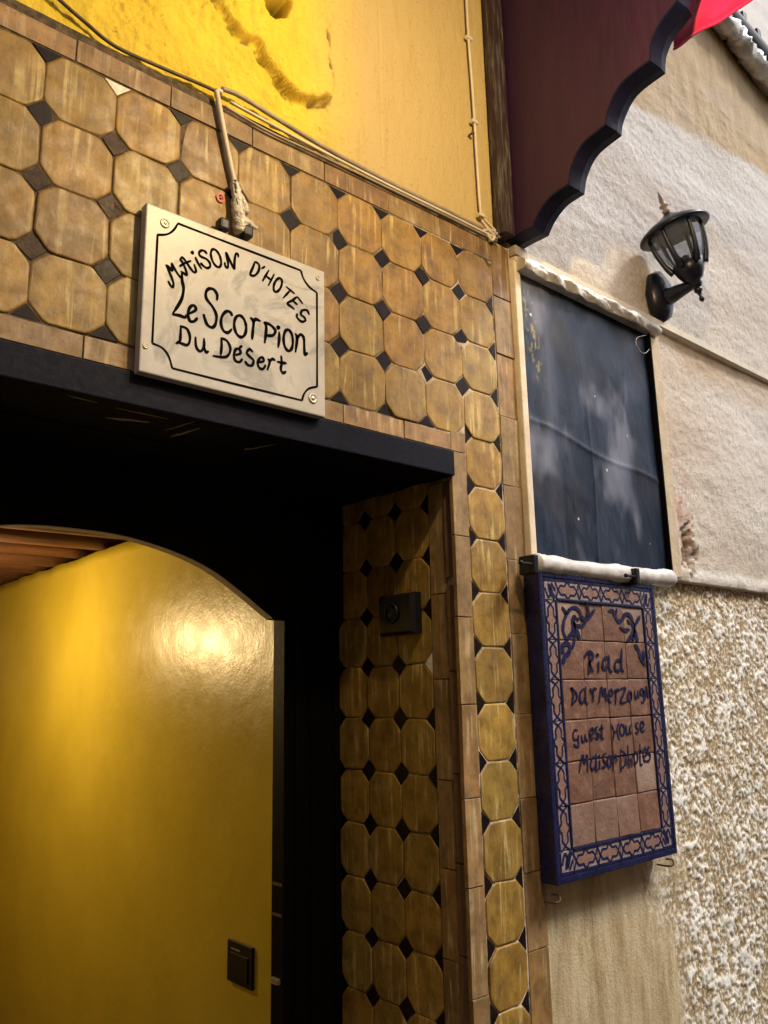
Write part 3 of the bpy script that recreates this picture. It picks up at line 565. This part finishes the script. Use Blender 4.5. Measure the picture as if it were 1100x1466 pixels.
# ------------------------------------------------------------ canopy with scalloped side panel
cn = thing('entrance_canopy', 'maroon timber canopy over the entrance with a scalloped navy edged side panel', 'canopy')
WX = 1.425; WT = .078
prof = []
for k, arc in enumerate(([(105, 912), (150, 884), (215, 850)], [(215, 850), (240, 795), (285, 735), (350, 690)], [(350, 690), (362, 620), (402, 540), (490, 465)], [(490, 465), (500, 405), (550, 310), (655, 225)], [(655, 225), (660, 160), (690, 90), (757, 0)])):
    c_ = catmull([onX(680+a/2.619, b_/2.619, WX)[1:] for a, b_ in arc], 7); prof += [tuple(q) for q in (c_ if k == 0 else c_[1:])]
yl, zl = prof[-1]
for k in range(2):
    for q in catmull([(yl, zl), (yl-.02, zl+.06), (yl-.06, zl+.12), (yl-.13, zl+.15)], 6)[1:]: prof.append(tuple(q))
    yl, zl = prof[-1]
def panel(x0, nm='side_panel'):
    P = [(.0, prof[0][1])]+[q for q in prof if q[0] < -.002]+[(yl, 4.10), (.0, 4.10)]
    poly_prism(nm, P, x0+.004, x0+WT-.004, 'maroon_board', cn, 'X')
    V = []; F = []; E_ = [q for q in prof if q[0] < -.002]     # navy edging wrapped over the scalloped rim
    for (y, z) in E_: V += [(x0, y, z+.003), (x0, y-.0025, z-.0035), (x0+WT*.55, y-.010, z-.010), (x0+WT, y-.0025, z-.0035), (x0+WT, y, z+.003)]
    for i in range(len(E_)-1):
        for k in range(5): F.append((5*i+k, 5*i+(k+1) % 5, 5*i+5+(k+1) % 5, 5*i+5+k))
    link('scalloped_edge', fixn(mesh('scalloped_edge', V, F)), 'navy_edge', cn)
panel(WX); panel(-.86-WT)
box('wall_post', 1.372, 1.424, -.045, -.001, 2.945, 4.1, 'weathered_post', cn, .006); box('wall_post', -.855, -.80, -.045, -.001, 2.945, 4.1, 'weathered_post', cn, .006)
for k in range(8): box('roof_board', -1.0, 1.53, -1.15+k*.144, -1.15+k*.144+.141, 4.105, 4.13, 'maroon_board', cn, .003)
for x, y in ((717, 306), (707, 262)):
    q = onX(x, y, WX-.002); o = link('hook', lathe_mesh('hook', [(.003, 0), (.003, .012), (.006, .012), (.004, .02)], 8), 'screw_metal', cn); o.location = q; o.rotation_euler = (0, -math.pi/2, 0)
# red cloth beyond the panel
cloth = [(1120, -60), (1062, 2), (1035, 36), (1012, 50), (985, 58), (958, 64)]
RXc = 1.60
low = catmull([onX(x, y, RXc)[1:] for x, y in cloth], 6); V = []; F = []
for i, (y, z) in enumerate(low):
    for k in range(13):
        s = k/12; zz = z+(4.08-z)*s; V.append((RXc+.03*math.sin(y*22+s*2)*(1-.3*s)+.06*s, y, zz))
n = len(low)
for i in range(n-1):
    for k in range(12): a = i*13+k; F.append((a, a+1, a+14, a+13))
o = tag(link('red_cloth', mesh('red_cloth', V, F, True), 'crimson_cloth'), 'bright crimson cloth hanging behind the scalloped canopy edge', 'cloth'); sm = o.modifiers.new('thick', 'SOLIDIFY'); sm.thickness = .004
tube('hem', [(RXc+.03*math.sin(y*22), y, z) for y, z in low], .004, 'crimson_cloth', o, 6, 0)

# ------------------------------------------------------------ trunking, covered window
tr = thing('cable_trunking', 'slim cream cable trunking running along the beige wall over the covered window', 'trunking')
za = onY(735, 357, -.02)[2]; zb = onY(1098, 540, -.02)[2]
V = []; F = []
for (x, z) in ((1.445, za), (7., zb+(zb-za)*1.8)):
    V += [(x, -.002, z-.016), (x, -.024, z-.013), (x, -.024, z+.010), (x, -.002, z+.012)]
F = [(0, 1, 5, 4), (1, 2, 6, 5), (2, 3, 7, 6), (3, 0, 4, 7), (0, 3, 2, 1), (4, 5, 6, 7)]
link('channel', fixn(mesh('channel', V, F)), 'conduit', tr); box('joint_cover', 1.44, 1.50, -.028, -.001, za-.019, za+.015, 'conduit_grey', tr, .003)
wn = thing('covered_window', 'window covered with a creased dark plastic sheet above the ceramic sign', 'window')
wx0, wx1, wz0, wz1 = 1.468, 2.222, 1.915, 2.868
box('frame', 1.4425, 1.470, -.018, .02, 1.90, 2.885, 'cream_paint', wn, .004); box('frame', 2.222, 2.290, -.020, .02, 1.93, 2.87, 'frame_plaster', wn, .006)
box('frame_lining', 2.2125, 2.2195, -.026, .02, 1.93, 2.86, 'black_wood', wn, .002)
def shf(X, Z):
    u = (X-wx0)/(wx1-wx0); v_ = (Z-wz0)/(wz1-wz0)
    def fold(d, w, a): return a*np.exp(-np.abs(d)/w)
    h = .014*(fbm(X*4, Z*3, 141, 3)-.5)+.004*(fbm(X*14, Z*8, 143, 3)-.5)
    h = h+fold(v_-(.47-.10*u+.01*np.sin(u*9)), .007, .004)+fold(u-.42-.02*np.sin(v_*5), .006, .003)*(sstep(.9, .6, v_))*(.4+fbm(Z*5, X*0, 149))+fold(u-.74-(v_-.7)*.25, .007, .004)*sstep(.5, .6, v_)*sstep(.9, .8, v_)+fold(u-.22, .03, -.003)
    return -.008-h
grid('plastic_sheet', np.arange(wx0+.002, wx1-.012, .006), np.arange(wz0, wz1, .006), shf, 'dark_sheet', wn, dict(gold=lambda X, Z: sstep(.56, .66, fbm(X*110, Z*60, 147, 2))*.7*np.exp(-((X-1.515-.12*(2.75-Z))/.025)**2)*sstep(2.45, 2.6, Z)*(1-sstep(2.78, 2.83, Z)), pale_patch=lambda X, Z: .8*sstep(.52, .75, fbm(X*7, Z*4, 145, 4))*sstep(.40, .6, fbm(X*2.2, Z*2, 146, 3))+.35*np.exp(-np.abs((X-wx0)/(wx1-wx0)-.17)/.05)*sstep(1.9, 2.6, Z)), back=.004)
grid('foil_strip', np.arange(1.452, 2.265, .006), np.arange(wz1-.020, wz1+.026, .004), lambda X, Z: -.034-.022*np.abs(fbm(X*11+Z*14, Z*22, 151, 3)-.5)*2-.012*np.sin((Z-wz1+.020)/.046*math.pi), 'foil', wn, back=-.012)
box('head_batten', 1.445, 2.285, -.022, .015, wz1+.012, wz1+.046, 'frame_plaster', wn, .004)
tube('wire_loop', [onY(x, y, -.035) for x, y in ((925, 480), (912, 484), (912, 496), (922, 506), (930, 500))], .0012, 'screw_metal', wn)
rl = thing('cloth_roll', 'grey white rolled cloth lying along the sill under the dark window sheet', 'roll')
pts = [onY(x, y, -.045) for x, y in ((766, 806), (800, 811), (850, 818), (900, 824), (940, 827), (962, 829))]
tube('roll', pts, lambda s_: .027+.0022*math.sin(s_*15)+.0014*math.sin(s_*37+1)+.004*s_-.012*max(0, s_-.93)/.07, 'white_roll', rl, 16, 9, .05)
for x, y in ((766, 806), (912, 824)):
    q = onY(x, y, -.085); br = thing('bracket', 'black %s holding the cloth roll %s' % (('clip', 'at its left end over the ceramic sign corner') if x < 800 else ('clip with a pin', 'near its right end')), 'bracket', tuple(q), 'clips on the cloth roll')
    link('clip_body', boxes('clip_body', [(-.011, .011, -.006, .05, -.030, .024)], .005), 'black_plastic', br)
    o = link('pin', lathe_mesh('pin', [(.004, 0), (.004, .05), (.007, .052), (.006, .058)], 10), 'black_plastic', br); o.rotation_euler = (0, -math.pi/2, 0); o.location = (-.008, 0, -.004)

# ------------------------------------------------------------ ceramic sign
RY = -.055
rs = thing('ceramic_sign', 'terracotta tile guest house sign with navy glazed star border, hung under the window', 'sign')
rx0, rx1, rz0, rz1 = 1.420, 2.018, 1.050, 1.882
box('backing_box', rx0, rx1, RY+.010, -.004, rz0, rz1, 'navy_paint', rs, .002)
for (a, b_, c_, d) in ((rx0-.004, rx0+.012, rz0-.004, rz1+.004), (rx1-.012, rx1+.004, rz0-.004, rz1+.004)): box('edge_trim', a, b_, RY-.004, -.006, c_, d, 'navy_glaze', rs, .003)
for (c_, d) in ((rz0-.004, rz0+.014), (rz1-.014, rz1+.004)): box('edge_trim', rx0+.012, rx1-.012, RY-.004, -.006, c_, d, 'navy_glaze', rs, .003)
ix0, ix1, iz0, iz1 = 1.494, 1.945, 1.128, 1.803
bord = []
xc = np.linspace(ix0, ix1, 5); zc = np.linspace(iz0, iz1, 7)
ox0, ox1, oz0, oz1 = rx0+.013, rx1-.013, rz0+.015, rz1-.015
for i in range(4): bord += [(xc[i], xc[i+1], iz1, oz1, 0), (xc[i], xc[i+1], oz0, iz0, 0)]
for j in range(6): bord += [(ox0, ix0, zc[j], zc[j+1], 1), (ix1, ox1, zc[j], zc[j+1], 1)]
for (a, b_) in ((ox0, ix0), (ix1, ox1)):
    for (c_, d) in ((oz0, iz0), (iz1, oz1)): bord.append((a, b_, c_, d, 2))
def cart(w, h):      # pointed star cartouche outline
    a, b_ = w*.40, h*.34; return [(-a, 0), (-a*.72, b_*.62), (-a*.28, b_*.55), (-a*.16, b_*.9), (0, b_*1.12), (a*.16, b_*.9), (a*.28, b_*.55), (a*.72, b_*.62), (a, 0), (a*.72, -b_*.62), (a*.28, -b_*.55), (a*.16, -b_*.9), (0, -b_*1.12), (-a*.16, -b_*.9), (-a*.28, -b_*.55), (-a*.72, -b_*.62)]
def lin(P, w): return [([P[i], P[(i+1) % len(P)]], w, False) for i in range(len(P))]
for (a, b_, c_, d, kind) in bord:
    w, h = b_-a, d-c_; me = boxes('border_tile', [(-w/2+.0012, w/2-.0012, 0, .010, -h/2+.0012, h/2-.0012)], .0015)
    bt = link('border_tile', me, 'lilac_glaze', rs); bt.location = ((a+b_)/2, RY-.002+random.uniform(-.0008, .0008), (c_+d)/2); bt.rotation_euler = (random.gauss(0, .006), 0, random.gauss(0, .006))
    if kind < 2:
        cc = cart(w, h) if kind == 0 else [(q[1], q[0]) for q in cart(h, w)]
        poly_prism('cartouche', [(x*.93, z*.93) for x, z in cc], -.0008, .002, 'clay_fill', bt)
        st = lin(cc, .0055); ew = .0075
        if kind == 0:
            st += [([(-w/2, s*(h/2-.004)), (w/2, s*(h/2-.004))], ew, False) for s in (-1, 1)]
            for s in (-1, 1): st += [([(s*w*.40, 0), (s*w*.5, h*.38)], .0045, False), ([(s*w*.40, 0), (s*w*.5, -h*.38)], .0045, False)]
        else:
            st += [([(s*(w/2-.004), -h/2), (s*(w/2-.004), h/2)], ew, False) for s in (-1, 1)]
            for s in (-1, 1): st += [([(0, s*h*.40), (w*.32, s*h*.5)], .0045, False), ([(0, s*h*.40), (-w*.32, s*h*.5)], .0045, False)]
        ribbon('outline', st, 0, 'navy_glaze', bt, .0014, 1.)
    else:
        sx = 1 if a < 1.6 else -1; sz = 1 if c_ < 1.4 else -1
        st = [([(-w/2*sx*.85, -h/2*.9), (-w/2*sx*.85, h/2*.9)], .008, False), ([(-w*.45, -h/2*.85*sz), (w*.45, -h/2*.85*sz)], .008, False), ([(-w*.3*sx, -h*.05*sz), (-w*.1*sx, h*.38*sz), (w*.1*sx, h*.1*sz), (-w*.05*sx, -h*.25*sz)], .006, False), ([(w*.40*sx, h*.40*sz), (w*.16*sx, h*.16*sz), (w*.02*sx, -h*.2*sz)], .016, False), ([(w*.45*sx, h*.05*sz), (w*.2*sx, -h*.3*sz)], .006, False)]
        ribbon('outline', st, 0, 'navy_glaze', bt, .0014, 1.)
for j in range(6):
    for i in range(4):
        w, h = xc[1]-xc[0], zc[1]-zc[0]; q = [np.array(v_)+rng.normal(0, .0006, 2) for v_ in ((-w/2+.001, -h/2+.001), (0, -h/2+.0008), (w/2-.001, -h/2+.001), (w/2-.0008, 0), (w/2-.001, h/2-.001), (0, h/2-.0008), (-w/2+.001, h/2-.001), (-w/2+.0008, 0))]
        me = slab_mesh('clay_tile', q, .010, .002, .0006); ct = link('clay_tile', me, 'clay_tile', rs); ct.location = ((xc[i]+xc[i+1])/2, RY+random.uniform(-.0010, .0010), (zc[j]+zc[j+1])/2); ct.rotation_euler = (random.gauss(0, .010), 0, random.gauss(0, .010))
        at = me.attributes.new('pale', 'FLOAT', 'POINT'); pv = {(3, 1): .35, (0, 0): .14, (1, 0): .16, (2, 0): .12, (0, 5): .3, (3, 5): .25}.get((i, j), 0.); at.data.foreach_set('value', [pv*random.uniform(.5, 1.2) for _ in me.vertices])
for (x, z0_, z1_) in ((ix0-.003, iz0, iz1), (ix1+.003, iz0, iz1)): box('inner_line', x-.004, x+.004, RY-.005, RY+.004, z0_, z1_, 'navy_glaze', rs, .0015)
for z in (iz0-.003, iz1+.003): box('inner_line', ix0+.002, ix1-.002, RY-.005, RY+.004, z-.004, z+.004, 'navy_glaze', rs, .0015)
RL = RY-.0022
R1 = [[(340, 165), (340, 260), (333, 388)], [(292, 218), (315, 168), (350, 160), (374, 190), (366, 232), (336, 266), (356, 312), (378, 358)], dot(418, 190, 4), [(428, 248), (428, 368)], [(522, 215), (490, 220), (470, 265), (475, 318), (500, 322), (525, 270)], [(530, 188), (534, 320), (566, 362)], [(650, 250), (615, 240), (590, 280), (595, 332), (625, 346), (650, 310)], [(656, 128), (654, 310), (676, 358)]]
R2 = [[(150, 508), (180, 560), (165, 682)], [(150, 510), (206, 560), (212, 620), (163, 682)], [(286, 520), (250, 560), (245, 630), (270, 666), (296, 610)], [(300, 498), (300, 640), (326, 677)], [(343, 518), (374, 570), (376, 652)], [(372, 560), (385, 520), (411, 530)], [(434, 667), (456, 508), (480, 590), (492, 518), (506, 652)], [(530, 592), (566, 575), (555, 530), (535, 550), (528, 620), (552, 662)], [(584, 530), (598, 570), (595, 682)], [(598, 572), (610, 530), (636, 546)], [(643, 524), (692, 520), (645, 652), (707, 650)], [(746, 545), (720, 570), (720, 630), (744, 632), (750, 560), (752, 640)], [(784, 538), (785, 600), (805, 612), (816, 540)], [(816, 580), (826, 617)], [(872, 530), (845, 530), (838, 570), (864, 582), (870, 540), (872, 650), (848, 652)], [(884, 642), (896, 500), (916, 622)], [(888, 590), (910, 585)]]
R3 = [[(186, 245), (160, 240), (143, 280), (150, 332), (186, 330), (196, 290)], [(190, 310), (195, 400), (160, 398), (154, 374)], [(225, 288), (234, 352), (260, 342), (262, 278)], [(262, 320), (287, 352)], [(310, 292), (346, 270), (336, 225), (315, 235), (308, 290), (325, 332), (347, 314)], [(387, 210), (365, 220), (370, 260), (396, 290), (390, 322), (363, 308)], [(425, 178), (425, 310), (447, 327)], [(398, 226), (447, 220)], [(518, 183), (543, 260), (534, 352)], [(592, 173), (576, 250), (598, 342)], [(543, 263), (578, 254)], tuple(ell((625, 240), 24, 54)), [(664, 193), (668, 272), (694, 272), (706, 188)], [(706, 250), (716, 282)], [(782, 170), (760, 180), (765, 215), (786, 240), (775, 272), (753, 260)], [(805, 232), (836, 200), (830, 160), (812, 165), (805, 220), (820, 257), (847, 245)],
      [(203, 662), (236, 488), (255, 572), (281, 488), (286, 657)], [(366, 500), (330, 520), (315, 600), (340, 632), (365, 580)], [(370, 468), (370, 620), (387, 637)], [(405, 528), (405, 632)], dot(398, 500, 3), [(467, 470), (440, 490), (445, 540), (466, 570), (455, 607), (428, 600)], tuple(ell((500, 550), 19, 54)), [(534, 478), (540, 642)], [(540, 510), (560, 490), (576, 562)], [(610, 428), (615, 657)], [(610, 440), (656, 480), (660, 570), (613, 622)], [(680, 388), (690, 622)], [(690, 550), (710, 530), (716, 612)], tuple(ell((760, 510), 18, 54)), [(800, 378), (804, 570), (827, 577)], [(783, 450), (827, 450)], [(835, 502), (866, 480), (855, 420), (838, 440), (835, 520), (862, 557)], [(897, 410), (880, 420), (880, 460), (902, 490), (890, 542), (868, 540)]]
ribbon('lettering', strokes(R1, 795, 910, 6.875, RL, 4.3), RL, 'navy_glaze', rs); [ribbon('lettering', strokes(q, 795, 910, 6.875, RL, 3.6), RL, 'navy_glaze', rs) for q in (R2[:6], R2[6:])]; [ribbon('lettering', strokes(q, 800, 1010, 6.875, RL, 3.2), RL, 'navy_glaze', rs) for q in (R3[:8], R3[8:16], R3[16:25], R3[25:])]
OL = [([(110, 103), (140, 150), (162, 190)], 5), ([(170, 460), (130, 390), (125, 300), (150, 210), (200, 130), (255, 112), (300, 150), (325, 215), (375, 240), (420, 200), (468, 128)], 5.5), ([(378, 70), (398, 150), (385, 215)], 6), ([(262, 198), (230, 250), (240, 320), (225, 380), (172, 458)], 8), ([(238, 260), (262, 340), (282, 400), (312, 462)], 8), ([(265, 300), (320, 312), (372, 284)], 5), ([(250, 380), (242, 480), (225, 565)], 5.5), ([(262, 225), (302, 248)], 6), ([(128, 725), (140, 650), (188, 600), (195, 530), (150, 502), (105, 558), (138, 610)], 7.5)]
OR = [([(610, 155), (660, 150), (690, 210), (722, 262), (760, 250), (785, 200), (820, 182), (862, 215), (892, 300)], 6), ([(703, 118), (700, 195)], 6), ([(960, 198), (930, 260), (888, 332)], 5.5), ([(738, 323), (790, 357), (852, 350)], 5), ([(868, 268), (892, 330), (880, 400), (818, 484)], 8), ([(890, 330), (920, 420), (937, 492)], 7), ([(885, 380), (885, 492)], 5), ([(820, 240), (855, 295)], 5), ([(898, 512), (940, 570), (962, 640), (1018, 745)], 7), ([(985, 578), (1002, 640), (985, 692)], 6)]
for Lq in (OL, OR):
    st = []
    for pts, w in Lq: st += strokes([pts], 790, 855, 7.586, RL, w)
    ribbon('arabesque', st, RL, 'navy_glaze', rs, .0012, .25)
for x, y, k in ((945, 1238, 0), (780, 1290, 1)):
    q = onY(x, y, 0); hk = tag(tube('hook', [(q[0], .01, q[2]), (q[0], -.03, q[2]), (q[0]+.012, -.04, q[2]+.004), (q[0]+.015, -.035, q[2]+.018), (q[0]-.008, -.03, q[2]+.022)], .003, 'cable_dark'), 'small rusty wire hook under the %s corner of the ceramic sign' % ('right', 'left')[k], 'hook', 'hooks under the ceramic sign')

# ------------------------------------------------------------ wall lantern
bq = onY(938, 428, 0)
la = thing('wall_lantern', 'black coach lantern with clear glass panes on a curved wall bracket', 'lantern', (bq[0], 0, bq[2]))
pl_ = lathe_mesh('back_plate', [(.072, 0), (.078, .012), (.072, .034), (.050, .052), (.024, .060)], 8); o = link('back_plate', pl_, 'lantern_paint', la); o.rotation_euler = (math.pi/2, 0, 0); o.scale = (1., 1.45, 1.); o.location.y = -.001
tipw = onX(997, 408, bq[0]); tip = Vector((0, tipw[1], tipw[2]-bq[2]))
tube('arm', [(0, -.03, 0), (0, -.06, -.012), (0, tip.y*.5-.02, -.008), (0, tip.y*.85, tip.z*.6), tip], (.042, .011), 'lantern_paint', la, 12)
hd = Matrix.Translation(tip) @ Matrix.Rotation(math.radians(-14), 4, 'Y') @ Matrix.Rotation(math.radians(-9), 4, 'X') @ Matrix.Diagonal((1, 1, 1.13, 1))
def lpart(name, me, mat): o = link(name, me, mat, la); o.matrix_local = hd; return o
lpart('drop_finial', lathe_mesh('drop_finial', [(.002, -.062), (.009, -.056), (.010, -.048), (.005, -.040), (.008, -.030), (.016, -.022), (.014, -.01)], 14), 'lantern_paint')
lpart('cup', lathe_mesh('cup', [(.014, -.012), (.024, .0), (.022, .012), (.034, .02), (.050, .045), (.062, .078), (.056, .080), (.02, .04)], 12), 'lantern_paint')
RB, RT, ZB, ZTp = .058, .094, .074, .205
def rad(s): return RB+(RT-RB)*math.sin(s*math.pi/2)**.8
for k in range(6):
    V = []; F = []; a0 = 2*math.pi*(k+.07)/6; a1 = 2*math.pi*(k+.93)/6
    for i in range(9):
        s = i/8; z = ZB+(ZTp-ZB)*s; r_ = rad(s)
        for a in (a0, (a0+a1)/2, a1): V.append((r_*math.cos(a), r_*math.sin(a), z))
    n0 = len(V); V += [(x*.965, y*.965, z) for x, y, z in V]
    for i in range(8):
        for j in range(2): a = i*3+j; F += [(a, a+1, a+4, a+3), (n0+a, n0+a+3, n0+a+4, n0+a+1)]
    for i in range(8): F += [(i*3, i*3+3, n0+i*3+3, n0+i*3), (i*3+2, n0+i*3+2, n0+i*3+5, i*3+5)]
    F += [(0, n0, n0+1, 1), (1, n0+1, n0+2, 2), (24, 25, n0+25, n0+24), (25, 26, n0+26, n0+25)]
    lpart('glass_pane', fixn(mesh('glass_pane', V, F, False)), 'lantern_glass')
    aa = 2*math.pi*k/6; o = tube('rib', [((rad(s)+.002)*math.cos(aa), (rad(s)+.002)*math.sin(aa), ZB-.01+(ZTp-ZB+.012)*s) for s in np.linspace(0, 1, 7)], (.012, .008), 'lantern_paint', la, 6, 3); o.matrix_local = hd
    V = []   # pointed leaf of the cup rising over each pane's foot
    for (a, z) in ((aa-.30, ZB-.004), (aa+.30, ZB-.004), (aa+.05, ZB+.045), (aa-.05, ZB+.045)):
        for e in (.004, .0005): r_ = rad(max(0, (z-ZB)/(ZTp-ZB)))+e; V.append((r_*math.cos(a), r_*math.sin(a), z))
    lpart('cup_leaf', fixn(mesh('cup_leaf', V, [(0, 2, 4, 6), (1, 7, 5, 3), (0, 1, 3, 2), (2, 3, 5, 4), (4, 5, 7, 6), (6, 7, 1, 0)])), 'lantern_paint')
lpart('lid', lathe_mesh('lid', [(.085, .200), (.128, .196), (.134, .200), (.130, .208), (.100, .226), (.056, .244), (.022, .262), (.012, .272)], 32), 'lantern_paint')
lpart('finial', lathe_mesh('finial', [(.012, .272), (.016, .280), (.008, .288), (.018, .296), (.018, .301), (.008, .307), (.011, .318), (.008, .335), (.001, .356)], 14), 'conduit_grey')
lpart('lamp_holder', lathe_mesh('lamp_holder', [(.014, .04), (.016, .10), (.018, .105), (.006, .11)], 12), 'lantern_paint')

# ------------------------------------------------------------ foil wrapped pipe high on the wall
fp = thing('foil_pipe', 'dark pipe with torn foil lagging running high on the beige wall', 'pipe')
q0 = onY(1035, 22, -.05); q1 = onY(1100, 96, -.05); d = (q1-q0)
tube('pipe', [q0-d*1.2, q0, q0+d*.5, q1, q1+d*1.5], .062, 'black_plastic', fp, 14, 4)
V_ = [q0-d*1.2+np.array([0, -.01, -.06]), q0+np.array([0, -.01, -.06]), q0+d*.25+np.array([0, -.012, -.075]), q0+d*.5+np.array([0, -.012, -.10]), q1+np.array([0, -.012, -.115]), q1+d*1.5+np.array([0, -.01, -.09])]
tube('lagging', V_, .046, 'foil', fp, 14, 7, .32)
for s in (.30, .62):
    q = q0+d*s+np.array([0, -.02, .055]); o = link('clip', boxes('clip', [(-.02, .02, -.03, .03, -.03, .03)], .006), 'black_plastic', fp); o.location = q

# ------------------------------------------------------------ lamps
def hanging_lamp(name, label, x, y, z, ztop, watts, size):
    L = thing(name, label, 'lamp', (x, y, z))
    tube('cord', [(0, 0, ztop-z), (0, 0, .13)], .003, 'black_plastic', L, 6, 2)
    link('socket', lathe_mesh('socket', [(.012, .13), (.020, .125), (.022, .07), (.016, .06)], 14), 'black_plastic', L)
    link('bulb', lathe_mesh('bulb', [(.014, .062), (.018, .05), (.030, .02), (.032, .0), (.024, -.022), (.003, -.034)], 18), 'bulb_glow', L)
    pl = bpy.data.lights.new(name+'_light', 'POINT'); pl.energy = watts; pl.color = (1, .70, .32); pl.shadow_soft_size = size
    po = bpy.data.objects.new('light', pl); C.objects.link(po); po.parent = L; po.location = (0, 0, -.075)
hanging_lamp('hanging_lamp', 'bare warm bulb hanging from the canopy over the doorway', .70, -1.05, 3.35, 4.10, 38, .04)
hanging_lamp('corridor_lamp', 'bare warm bulb hanging from the corridor ceiling beams', .42, 2.72, 1.93, 2.33, 25, .028)
